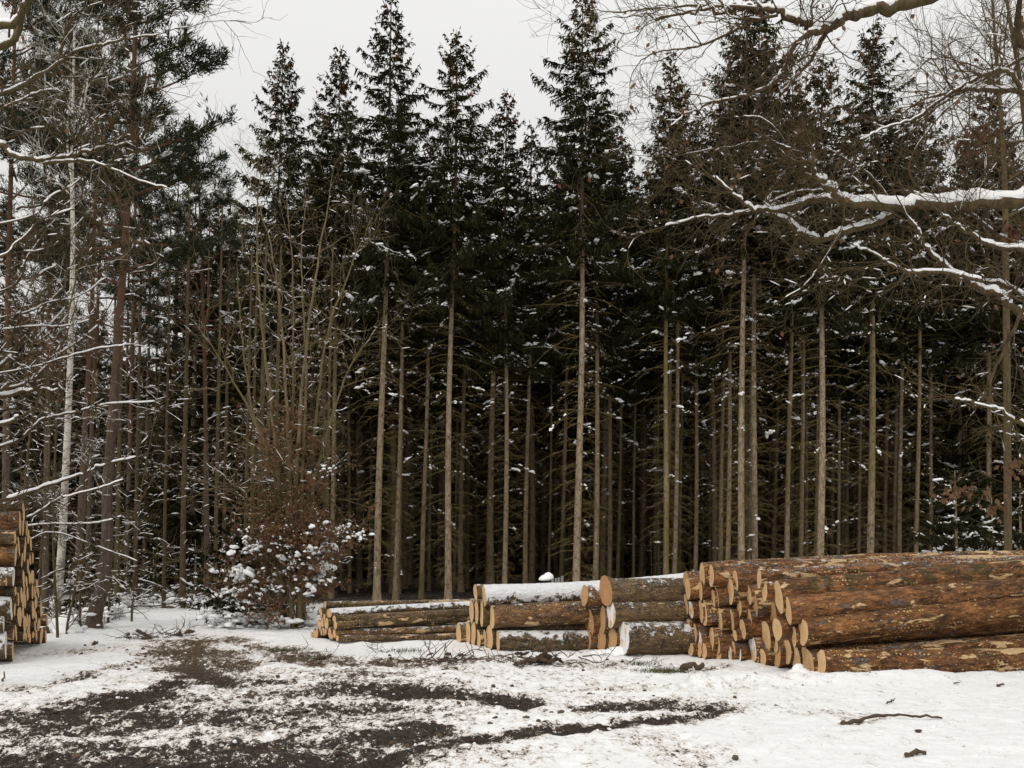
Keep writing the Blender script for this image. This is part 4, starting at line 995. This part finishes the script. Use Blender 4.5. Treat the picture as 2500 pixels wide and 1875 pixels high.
def stack(items, dmap, yaw, faceleft, length, name, kind_words, place, group, pine_, snow_, moss_, deb_, overrides={}, hi_set=(), seed0=0, pitch=lambda z: 0., custom={}):
    """items: measured end ellipses (x, y, w, h, flag) in photo px"""
    rows = []
    for n, it in enumerate(items):
        x, y, w_, h_ = it[:4]; fl = it[4] if len(it) > 4 else ''
        d = dmap(x); r = h_ / 2 / F * d
        rows.append(dict(n=n, x=x, y=y, w=w_, h=h_, fl=fl, d=d, d0=d, r=r))
    # push logs that would share the same space apart in depth, keeping where they are seen
    for itn in range(60):
        moved = False
        for a in rows:
            for b in rows:
                if a['n'] >= b['n']: continue
                za, zb = CAMZ - (a['y'] - HY) / F * a['d'], CAMZ - (b['y'] - HY) / F * b['d']
                dy = (a['d'] - b['d']) * .96
                gap = (a['r'] + b['r']) * .74
                dist2 = (za - zb) ** 2 + dy ** 2
                if dist2 < gap ** 2:
                    far_, near_ = (a, b) if (a['d'] >= b['d']) else (b, a)
                    need = math.sqrt(max(gap ** 2 - (za - zb) ** 2, 0)) - abs(dy)
                    st = min(need * .5, .05, max(0., far_['d0'] + 1.1 - far_['d']))
                    if st < .002: continue
                    far_['d'] += st; moved = True
                    far_['r'] = far_['h'] / 2 / F * far_['d']; near_['r'] = near_['h'] / 2 / F * near_['d']
        if not moved: break
    for a in rows:
        a['p'] = at(a['x'], a['y'], a['d'])
        a['p'][2] = max(a['p'][2], a['r'] * .80)
    zr = sorted(rows, key=lambda q: q['p'][2])
    # layers for the labels
    mean_h = float(np.mean([q['r'] * 2 for q in rows])) * .9
    zmin = zr[0]['p'][2]
    lay = {}
    for q in rows: lay.setdefault(int((q['p'][2] - zmin) / mean_h), []).append(q)
    keys = sorted(lay)
    for li, kx in enumerate(keys):
        for k, q in enumerate(sorted(lay[kx], key=lambda e: e['x'])):
            q['lab'] = (li, k, len(lay[kx]))
    for q in rows:
        n = q['n']; rg = np.random.default_rng(seed0 + n)
        phi = math.atan((q['x'] - CX) / F) * (1 if faceleft else -1)
        ratio = min(.9, max(.08, q['w'] / q['h']))
        fy = (math.asin(ratio) - phi) if faceleft else (phi - math.asin(ratio))
        ly = yaw + R(rg.uniform(-1.5, 1.5))
        ks = max(-.32, min(.32, math.tan(fy - ly)))
        hi = n in hi_set
        L = length * rg.uniform(.95, 1.05)
        r1 = q['r'] * rg.uniform(.92, 1.06)
        ov = overrides.get(n, {})
        if 'r1' in ov: r1 = q['r'] * ov['r1']
        bark, cut = log_meshes(L, q['r'], r1, seed0 + n, -ks, rg.uniform(-.06, .06), hi, .28 if 'p' in q['fl'] else 0.)
        pt = R(ov.get('pitch', pitch(q['p'][2]) + rg.uniform(-.4, .4)))
        ax = Vector((math.cos(ly) * math.cos(pt), math.sin(ly) * math.cos(pt), math.sin(pt))) if faceleft else Vector((-math.cos(ly) * math.cos(pt), -math.sin(ly) * math.cos(pt), math.sin(pt)))
        zv = Vector((0, 0, 1)); yv = zv.cross(ax).normalized(); zv = ax.cross(yv)
        rot = Matrix((ax, yv, zv)).transposed().to_quaternion()
        red, sno = 'r' in q['fl'], 's' in q['fl']
        li, k, tot = q['lab']
        look = "snow smeared" if sno else "red brown cut" if red else ("thick pale cut" if q['h'] > 1.15 * np.mean([e['h'] for e in rows]) else "thin pale cut" if q['h'] < .75 * np.mean([e['h'] for e in rows]) else "pale cut")
        lab = custom.get(n, f"{look} {kind_words}, {ORD[k]} from left, layer {['one','two','three','four','five','six','seven','eight','nine','ten','eleven','twelve','thirteen','fourteen','fifteen','sixteen'][li]} up, {place}")
        t = thing(name, lab, "log", q['p'], group, rot)
        S_ = ov.get('snow', snow_ + rg.uniform(-.12, .12)); P_ = ov.get('pine', pine_ + rg.uniform(-.25, .1)); Mo = ov.get('moss', moss_ * rg.uniform(.3, 1.3)); De = ov.get('deb', deb_ + rg.uniform(-.3, .3))
        part("bark", bark, t, (max(0, S_), min(1, max(0, P_)), min(1, Mo), min(1, max(0, De))))
        part("cut_face", cut, t, (.8 if sno else rg.uniform(0, .18), rg.uniform(.6, .95) if red else rg.uniform(0, .22), 0, 1))
    return rows

# big orange stack (measured in a 4.424x enlargement of photo area 1600,1280)
RP = [(505, 545, 55, 270), (602, 555, 60, 240), (330, 600, 60, 190, 'r'), (350, 695, 55, 240), (487, 720, 45, 210), (805, 720, 78, 300), (865, 610, 55, 235), (1120, 590, 45, 215), (1180, 720, 58, 210), (1330, 785, 95, 350), (1007, 760, 55, 225), (1065, 865, 80, 310, 'r'),
      (625, 800, 38, 205), (660, 785, 40, 225), (905, 910, 52, 190), (1432, 930, 68, 310), (1270, 1005, 85, 300, 'r'), (1315, 1135, 95, 260), (245, 930, 50, 260), (185, 950, 35, 180), (330, 865, 42, 215), (382, 920, 55, 200, 's'), (492, 945, 45, 260), (525, 960, 65, 290),
      (695, 1030, 55, 255), (823, 1030, 48, 225), (1015, 1060, 55, 290), (943, 1130, 60, 230), (1190, 1205, 100, 355), (1497, 1215, 50, 220), (1595, 1165, 105, 295), (20, 1165, 55, 220), (290, 1190, 50, 235, 's'), (352, 1120, 50, 200), (425, 1180, 40, 230), (472, 1260, 60, 240, 's'),
      (605, 1245, 55, 280), (665, 1295, 60, 260), (860, 1200, 45, 120), (842, 1350, 40, 200), (1047, 1380, 80, 330, 's'), (1298, 1305, 50, 180), (1420, 1370, 95, 280), (125, 1335, 30, 130), (175, 1330, 65, 180), (318, 1380, 35, 130), (370, 1350, 60, 185), (382, 1430, 55, 150),
      (475, 1430, 45, 160), (525, 1445, 60, 175), (685, 1490, 55, 140), (805, 1500, 45, 170, 's'), (910, 1505, 35, 160, 's'), (1097, 1520, 45, 160), (1157, 1515, 70, 195), (1315, 1500, 75, 280, 'r'), (1518, 1490, 90, 295), (1610, 1480, 70, 330), (1665, 1500, 80, 320), (1785, 1505, 115, 300)]
RPS = [(1600 + q[0] / 4.424, 1280 + q[1] / 4.424, q[2] / 4.424, q[3] / 4.424, q[4] if len(q) > 4 else '') for q in RP]
dR = lambda x: float(np.interp((x - 1600) * 4.424, [0, 150, 525, 1157, 1785], [16.2, 15.9, 14.7, 13.8, 13.15]))
stack(RPS, dR, R(4.5), True, 6.0, "pine_log", "log", "big orange stack", "logs of the big orange pine stack", .95, .30, .25, .45,
      {59: dict(pitch=.6, deb=.85, pine=1, moss=.25, snow=.16), 30: dict(pitch=4.6, deb=.7, moss=.35, pine=.8, snow=.12), 9: dict(pitch=4.3, moss=.9, pine=.75, deb=.55, snow=.2), 15: dict(pitch=4.2, deb=.35, pine=.8, snow=.22, moss=.1),
       0: dict(pitch=1.8, deb=.8, snow=.35), 1: dict(pitch=1.4, deb=.75), 7: dict(pitch=1.9, deb=.8, snow=.4, pine=.7), 57: dict(pitch=3.6, deb=.7, moss=.8), 58: dict(pitch=3.8, deb=.8, moss=.5, pine=.8), 28: dict(pitch=3)},
      (59, 30, 9, 15, 0, 1, 7, 58, 57, 6, 10, 8), 3000, lambda z: 3.6 * min(1., z / .5) if z < 1.1 else 2.2,
      {59: "longest orange log lying lowest and nearest on the snow, front right stack", 30: "orange log studded with pale roller dots, second lowest along the front of orange stack", 9: "thickest mossy log with large slanted cut end, high in the orange stack",
       15: "dark purplish barked log below the thick mossy log, front of orange stack", 0: "topmost log at the upper left corner of the orange stack", 7: "log with small cut end lying in the middle of the orange stack's top"})

# dark pine logs left of it (3.966x enlargement of 1380,1380)
PP = [(187, 290, 68, 210, 'r'), (392, 270, 115, 270, 'rp'), (135, 465, 42, 205, 'r'), (185, 505, 60, 245, 'r'), (240, 560, 75, 265, 'r'), (362, 525, 58, 260, 'r'), (440, 475, 90, 280, 's'), (127, 700, 78, 255, 'r'), (215, 740, 68, 215, 'r'), (345, 715, 92, 250, 'r'), (450, 715, 95, 230, 'r'), (565, 705, 105, 320, 's')]
PPS = [(1380 + q[0] / 3.966, 1380 + q[1] / 3.966, q[2] / 3.966, q[3] / 3.966, q[4]) for q in PP]
dP = lambda x: float(np.interp((x - 1380) * 3.966, [120, 565], [17.0, 16.2]))
stack(PPS, dP, R(11), True, 4.2, "pine_log", "log", "dark pine stack", "logs of the dark pine stack", .45, .48, .2, .1,
      {1: dict(pitch=0, snow=.42, deb=.2), 6: dict(pitch=0, snow=.5, r1=.85), 11: dict(pitch=0, snow=.6, r1=.9), 0: dict(pitch=1, snow=.8)}, (1, 6, 11, 0), 4000, lambda z: .4,
      {1: "biggest pear shaped brown cut end on top of the dark pine stack", 11: "thick dark log with snow crusted cut end, lowest in dark pine stack", 6: "dark barked log with snow smeared end beneath the pear shaped log"})

# snowy spruce stack (3.966x of 1100,1380)
MP = [(240, 262, 36, 160), (322, 300, 36, 235), (202, 445, 42, 235), (250, 455, 38, 235), (300, 460, 32, 290), (398, 505, 50, 245), (78, 695, 50, 195), (168, 670, 48, 240), (218, 680, 50, 245), (270, 725, 38, 180), (332, 720, 30, 200), (375, 700, 70, 240), (458, 730, 40, 195)]
MPS = [(1100 + q[0] / 3.966, 1380 + q[1] / 3.966, q[2] / 3.966, q[3] / 3.966, '') for q in MP]
dM = lambda x: float(np.interp((x - 1100) * 3.966, [78, 458], [17.7, 16.9]))
stack(MPS, dM, R(12), True, 4.6, "spruce_log", "log", "snowy spruce stack", "logs of the snowy spruce stack", .08, .5, .4, .2,
      {1: dict(pitch=3.1, snow=1.08, moss=.2, r1=1.0), 5: dict(pitch=.6, snow=.38, moss=.05, pine=.45, deb=.35), 12: dict(pitch=.6, snow=.72, moss=.9, r1=1.05, deb=.1), 0: dict(moss=1)}, (1, 5, 12), 5000, lambda z: .5,
      {1: "thick snow crusted log lying on top of the snowy spruce stack", 5: "golden brown barked log in the middle of the snowy spruce stack", 12: "mossy green log with snowy top lying lowest before the snowy spruce stack"})

# small stack (3.024x of 740,1440)
SP = [(162, 110, 16, 50), (130, 170, 20, 75), (183, 175, 20, 60), (197, 172, 24, 72), (230, 215, 26, 56), (172, 250, 30, 85), (238, 262, 30, 58), (140, 240, 20, 75), (155, 205, 18, 60), (110, 245, 15, 50), (122, 270, 20, 85), (196, 320, 25, 85), (230, 325, 22, 60), (252, 358, 20, 46), (63, 335, 22, 40), (82, 320, 20, 65), (100, 320, 20, 75), (152, 308, 14, 60), (166, 305, 14, 50), (135, 310, 12, 55), (212, 345, 15, 40)]
SPS = [(740 + q[0] / 3.024, 1440 + q[1] / 3.024, q[2] / 3.024, q[3] / 3.024, '') for q in SP]
dS = lambda x: float(np.interp((x - 740) * 3.024, [63, 252], [19.5, 18.6]))
stack(SPS, dS, R(17), True, 6.2, "spruce_log", "log", "small stack", "logs of the small thin stack", .35, .38, .6, .42,
      {0: dict(pitch=1.2, r1=.85, snow=.5), 3: dict(pitch=1.5, snow=.82, r1=.95), 4: dict(pitch=1.8, moss=.9, r1=1.25), 6: dict(pitch=1.6, deb=.7, r1=.8, moss=.8), 12: dict(pitch=1.7, snow=.62, r1=.9), 13: dict(pitch=1., snow=.42, deb=.6, r1=1.75, moss=.3)}, (0, 3, 4, 6, 12, 13), 6000, lambda z: .9,
      {0: "topmost thin straight log of the small stack", 3: "snow topped thin log just below the topmost log of the small stack", 4: "mossy thin log with pale knots, third down along the small stack's front", 6: "thin log with pale torn patches and dots, fourth down along small stack", 12: "thin grey log just above the lowest log of the small stack", 13: "lowest log of the small stack, with big pale patches near its thicker end"})

# left stack (2.163x of 0,1200)
LP = [(122, 78, 8, 56), (106, 168, 8, 122), (80, 240, 10, 70), (84, 335, 10, 120), (72, 452, 12, 95, 's'), (33, 478, 9, 45), (82, 525, 8, 52), (60, 618, 8, 128, 's'), (20, 700, 6, 82, 's'), (32, 812, 8, 145, 's'), (68, 845, 8, 110),
      (126, 122, 10, 80), (142, 195, 9, 80), (122, 195, 8, 80), (135, 278, 8, 80), (131, 325, 10, 100), (150, 240, 10, 75), (163, 275, 9, 80), (100, 290, 8, 100), (160, 360, 9, 60), (148, 395, 9, 75), (174, 350, 7, 60), (117, 362, 8, 80), (125, 460, 11, 90), (171, 450, 18, 70),
      (157, 455, 10, 70), (140, 475, 10, 60), (128, 522, 10, 60), (113, 545, 10, 80), (98, 570, 8, 70), (124, 572, 13, 110), (134, 580, 10, 80), (172, 530, 10, 75), (186, 530, 10, 70), (195, 500, 9, 70), (202, 535, 7, 60), (146, 540, 9, 80), (78, 625, 8, 70), (104, 660, 20, 110),
      (190, 585, 14, 65), (174, 625, 12, 95), (217, 622, 9, 80), (183, 640, 9, 60), (191, 665, 9, 60), (122, 640, 10, 60), (132, 700, 18, 85), (145, 680, 10, 70), (156, 680, 9, 60), (205, 705, 14, 70), (151, 737, 14, 70), (186, 710, 8, 60), (250, 680, 8, 70), (219, 762, 15, 85),
      (127, 762, 9, 50), (137, 765, 9, 50), (158, 775, 12, 50), (176, 757, 12, 35), (193, 760, 9, 60), (242, 765, 8, 70), (85, 745, 8, 80), (72, 755, 8, 60)]
LPS = [(q[0] / 2.163, 1200 + q[1] / 2.163, q[2] / 2.163, q[3] / 2.163, q[4] if len(q) > 4 else '') for q in LP]
dL = lambda x: float(np.interp(x * 2.163, [20, 80, 125, 250], [14.9, 15.3, 16.3, 18.4]))
stack(LPS, dL, R(18), False, 3.6, "spruce_log", "log", "left stack", "logs of the tall left stack", .35, .28, .3, .15,
      {0: dict(snow=.42, deb=.1), 1: dict(snow=.32, pine=.6), 3: dict(pine=.6, snow=.1), 4: dict(snow=.75), 6: dict(moss=1, deb=.5), 7: dict(snow=.85), 8: dict(snow=.8), 9: dict(snow=.8), 10: dict(snow=.5, moss=.4)}, (0, 1, 3, 7, 9), 7000, lambda z: 0.,
      {0: "topmost log of the tall left stack, cut by the left edge", 1: "thick brown log just below the topmost log of the left stack", 3: "thick golden brown log at mid height of the left stack", 9: "snow topped log lying lowest at the left edge of the photo"})

# ------------------------------------------------------------------ small things on the ground
rg = np.random.default_rng(91)
def gpt(sx, sy):
    d = F * CAMZ / (sy - HY); return np.array([gx(sx, d), d, gz(gx(sx, d), d)])
# rounded snow heap by the left stack, with the end of a buried stump
def heap(name, label, sx, sy, parts_, cat="snow heap"):
    p = gpt(sx, sy); mb = MB()
    for ox, oy, a_, b_, c_ in parts_:
        blobs(mb, [p + (ox, oy, 0)], [(1, .2, 0)], [(a_, b_, c_)], ICO2, .10, rg)
    local((mb,), p); t = thing(name, label, cat, p); part("snow_clumps", mb.build("heap", [M['snow']]), t); return t
t = heap("snow_heap", "smooth round snow heap over a stump beside the left log stack", 146, 1545, [(0, .2, .30, .3, .36), (.18, 0, .32, .3, .16), (-.05, .35, .28, .3, .25)])
sm = MB(); sm.tube([(-.23, -.12, -.02), (-.25, -.13, .12)], [.09, .075], 9, cap=True); part("stump", sm.build("stump", [M['debris']]), t)
heap("snow_heap", "knob of ploughed snow before the cut ends of the orange stack", 1954, 1652, [(0, .1, .09, .10, .15), (.06, .05, .10, .1, .09), (-.08, .05, .10, .1, .07), (.2, .02, .12, .1, .06)])
heap("snow_heap", "low bank of snow lumps along the longest orange log", 2130, 1655, [(0, .1, .16, .12, .10), (.24, .0, .14, .1, .08), (.48, 0, .18, .12, .07), (-.25, .05, .14, .1, .08)])
heap("snow_heap", "small snow heap at the foot of the dark pine logs", 1520, 1597, [(0, .1, .3, .2, .14), (.3, .1, .25, .2, .10), (-.3, .1, .25, .2, .07)])
# snow lump and weathered posts seen over the snowy stack
lm = MB(); p = at(1332, 1414, 17.6); blobs(lm, [(0, 0, 0), (.05, .02, .02)], [(1, 0, .1), (1, 0, .1)], [(.12, .1, .08), (.09, .1, .10)], ICO2, .06, rg)
t = thing("snow_lump", "white lump of snow sitting on the snowy spruce stack's top log", "snow lump", p); part("snow_clumps", lm.build("lump", [M['snow']]), t)
for k, (sx, hh) in enumerate([(1349, 1.17), (1357, 1.15), (1364, 1.16), (1372, 1.19)]):
    pm = MB(); pm.tube([(0, 0, -.1), (0, 0, hh * .5), (.005, 0, hh - .02), (.005, 0, hh)], [.03, .03, .028, .02], 8, cap=True)
    x = gx(sx, 20.); o = part("fence_post", pm.build("post", [M['post']])); o.location = (x, 20., 0)
    tag(o, f"grey weathered post top behind the snowy stack, {ORD[k]} from left of four", "post", "posts behind the snowy stack")
# rotten stump with splintered wood and brush in front of the snowy stack
def brush(name, label, sx, sy, n_, spread, rr=.012, ht=.10, chunks=0, cat="brushwood", green=0):
    p = gpt(sx, sy); mb, gb = MB(), MB()
    for k in range(n_):
        c = p + rg.normal(0, 1, 3) * np.array([spread, spread * .6, 0]) + (0, 0, rg.uniform(0, ht * .5)); an = rg.uniform(0, 6.28)
        twig(mb, gb, rg, c, (math.cos(an), math.sin(an), rg.uniform(-.1, .5)), rg.uniform(.15, .5), rr * rg.uniform(.4, 1), 1, 0, .25, .0, None, 0, 4, None, (1, 4))
    for k in range(chunks):
        c = p + rg.normal(0, 1, 3) * np.array([spread * .5, spread * .35, 0]) + (0, 0, rg.uniform(.0, ht)); an = rg.uniform(0, 6.28)
        blobs(mb, [c], [(math.cos(an), math.sin(an), rg.uniform(-.3, .6))], [(rg.uniform(.04, .13), rg.uniform(.02, .05), rg.uniform(.02, .05))], ICO2, .4, rg)
    m2 = [M['debris']]
    if green:
        kq = green * 26; c = p + rg.normal(0, 1, (kq, 3)) * np.array([spread * .7, spread * .5, 0]); c[:, 2] = p[2]
        dv = rg.normal(0, .4, (kq, 3)) + np.array([0, 0, 1.]); dv /= np.linalg.norm(dv, axis=1)[:, None]
        sd_ = np.cross(dv, rg.normal(size=(kq, 3))); sd_ /= np.linalg.norm(sd_, axis=1)[:, None]
        mb.quads(c, dv, rg.uniform(.03, .10, kq), .004, sd_, 1)
    local((mb, gb), p); o = part(name, mb.build(name, m2 + [M['grass']])); o.location = tuple(p)
    tag(o, label, cat)
    return o
brush("splintered_stump", "rotten splintered stump with brush on snow before the snowy spruce stack", 1325, 1622, 34, .35, .014, .22, 26, "stump")
brush("brushwood", "heap of dark brush and twigs between small stack and snowy stack", 1085, 1612, 46, .45, .011, .14, 5)
brush("brushwood", "broken bushy twigs at the head of the muddy track", 355, 1560, 30, .30, .012, .18, 4)
brush("brushwood", "dark bits of brush on the snow before the forest track", 440, 1554, 16, .22, .012, .10, 6)
brush("grass_tuft", "green grass tuft showing through snow before the orange stack's left end", 1615, 1636, 8, .25, .008, .05, 0, "grass", 14)
brush("grass_tuft", "green grass patch in mud before the small stack", 693, 1588, 6, .25, .008, .05, 0, "grass", 8)
brush("grass_tuft", "grass and dark soil patch below the middle of the small stack", 780, 1600, 10, .3, .008, .05, 3, "grass", 8)
brush("grass_tuft", "thin grass patch on snow left of the brush heap", 985, 1592, 6, .3, .008, .04, 0, "grass", 7)
brush("grass_tuft", "few green blades beside the thin stick near dark pine logs", 1560, 1618, 8, .2, .008, .05, 0, "grass", 6)
# sticks
def stick(label, pts, r_, cat="stick", lev=0, name="stick"):
    P = np.array([gpt(x, y) + (0, 0, h) for x, y, h in pts]); o0 = P[0].copy()
    mb, d_ = MB(), MB(); P = catmull(P, 5); P[1:-1] += rg.normal(0, r_ * .5, (len(P) - 2, 3))
    mb.tube(P, np.linspace(r_, r_ * .5, len(P)) * rg.uniform(.8, 1.2, len(P)), 6, cap=True)
    for k in range(lev): twig(mb, d_, rg, P[rg.integers(1, len(P) - 1)], (rg.normal(), rg.normal(), .3), .22, r_ * .5, 1)
    local((mb,), o0); o = part(name, mb.build(name, [M['debris']])); o.location = tuple(o0); tag(o, label, cat)
stick("long dark bark strip lying on the snow in the right foreground", [(2055, 1768, .02), (2120, 1760, .04), (2180, 1754, .03), (2240, 1756, .04), (2300, 1762, .02)], .020)
stick("forked thin stick leaning up from snow by the dark pine logs", [(1413, 1606, .03), (1455, 1622, .05), (1480, 1620, .12), (1505, 1612, .30)], .010, lev=3)
stick("short dark stick lying on clean snow between orange stack and bark strip", [(2165, 1717, .02), (2185, 1712, .05)], .012)
stick("brown bark chip lying flat near the bottom right of the photo", [(2215, 1857, .02), (2240, 1852, .03), (2258, 1849, .02)], .022, "bark chip", name="bark_chip")
stick("small dark bark chip on clean snow below the longest orange log", [(2434, 1676, .02), (2452, 1678, .03)], .018, "bark chip", name="bark_chip")
stick("small bark chip left of the others on clean snow by orange stack", [(2052, 1664, .02), (2068, 1663, .02)], .012, "bark chip", name="bark_chip")
stick("tiny dark chip on clean snow between two bigger bark chips", [(2328, 1671, .02), (2342, 1671, .02)], .010, "bark chip", name="bark_chip")
stick("dark bark lump on the snow left of the muddy track", [(225, 1578, .03), (238, 1577, .05)], .04, "bark chip", name="bark_chip")
stick("brown post stub sticking out of the snow at the far left", [(7, 1664, .0), (10, 1660, .10)], .014)
stick("stout mossy bark slab lying before the orange stack's left cut ends", [(1664, 1632, .05), (1690, 1633, .06), (1714, 1632, .05)], .055, "bark slab", name="bark_slab")
stick("upright broken twig sticking up before the brush heap", [(1085, 1605, .02), (1088, 1590, .15)], .012)
stick("thin upright weed stalk before the small stack", [(922, 1585, .0), (921, 1584, .40)], .006, "weed", 4, "weed_stalk")
# loose clods and crumbs nobody could count
cb, wb = MB(), MB(); n = 5200
xx = rg.uniform(-7.5, 8, n); yy = rg.uniform(6.6, 20, n) ** 1.; mm = mudmask(xx, yy)
keep = rg.random(n) < np.clip(mm * 1.1 - .12, .012, 1); xx, yy, mm = xx[keep], yy[keep], mm[keep]
zz = gheight(xx, yy, mm); s = rg.gamma(2., .006, len(xx)).clip(.004, .03)[:, None]
an = rg.uniform(0, 6.28, len(xx))
blobs(cb, np.stack([xx, yy, zz + s[:, 0] * .2], 1), np.stack([np.cos(an), np.sin(an), rg.uniform(-.3, .3, len(xx))], 1), np.hstack([s * 1.5, s, s * .9]), ICO0, .35, rg)
tag(part("mud_crumbs", cb.build("mud_crumbs", [M['debris']], False)), "loose dark crumbs of mud and bark on the churned snow", "mud", kind="stuff")
n = 4200
xx = rg.uniform(-7.5, 8, n); yy = rg.uniform(6.6, 17, n); mm = mudmask(xx, yy)
keep = rg.random(n) < np.clip(.08 + .22 * mm, 0, .3); xx, yy, mm = xx[keep], yy[keep], mm[keep]
zz = gheight(xx, yy, mm); s = rg.gamma(2., .005, len(xx)).clip(.003, .018)[:, None]; an = rg.uniform(0, 6.28, len(xx))
blobs(wb, np.stack([xx, yy, zz + s[:, 0] * .1], 1), np.stack([np.cos(an), np.sin(an), 0 * an], 1), np.hstack([s * 1.3, s, s * 1.1]), ICO1, .4, rg)
tag(part("snow_crumbs", wb.build("snow_crumbs", [M['snow']])), "loose crumbs of snow thrown up between the wheel tracks", "snow", kind="stuff")
# snowy low undergrowth along the forest edge at left
ub, us = MB(), MB()
for k in range(240):
    sx = rg.uniform(150, 770); d = rg.uniform(21.5, 25.5) if sx < 250 or sx > 530 else rg.uniform(24.5, 34)
    if 300 < sx < 520 and d < 30: sx = rg.choice([rg.uniform(240, 300), rg.uniform(510, 560)])
    x = gx(sx, d); p = np.array([x, d, gz(x, d)]); an = rg.uniform(0, 6.28)
    twig(ub, us, rg, p, (math.cos(an) * .6, math.sin(an) * .6, rg.uniform(.3, 1.)), rg.uniform(.25, .7), .007, 1, -.1, .25, .5)
    q = p + rg.normal(0, 1, (3, 3)) * np.array([.2, .2, .0]) + np.array([0, 0, 1.]) * rg.uniform(.0, .3, (3, 1)); s = rg.uniform(.03, .10, (3, 1))
    blobs(us, q, rg.normal(size=(3, 3)) * np.array([1, 1, .1]), np.hstack([s * 1.5, s * 1.1, s * .8]), ICO1, .2, rg)
u = part("undergrowth", ub.build("undergrowth", [M['twig']])); tag(u, "snowy low bramble undergrowth along the forest edge at left", "undergrowth", kind="stuff")
part("snow_clumps", us.build("undergrowth_snow", [M['snow']]), u)
print("objects", len(bpy.data.objects), "deep", cnt)
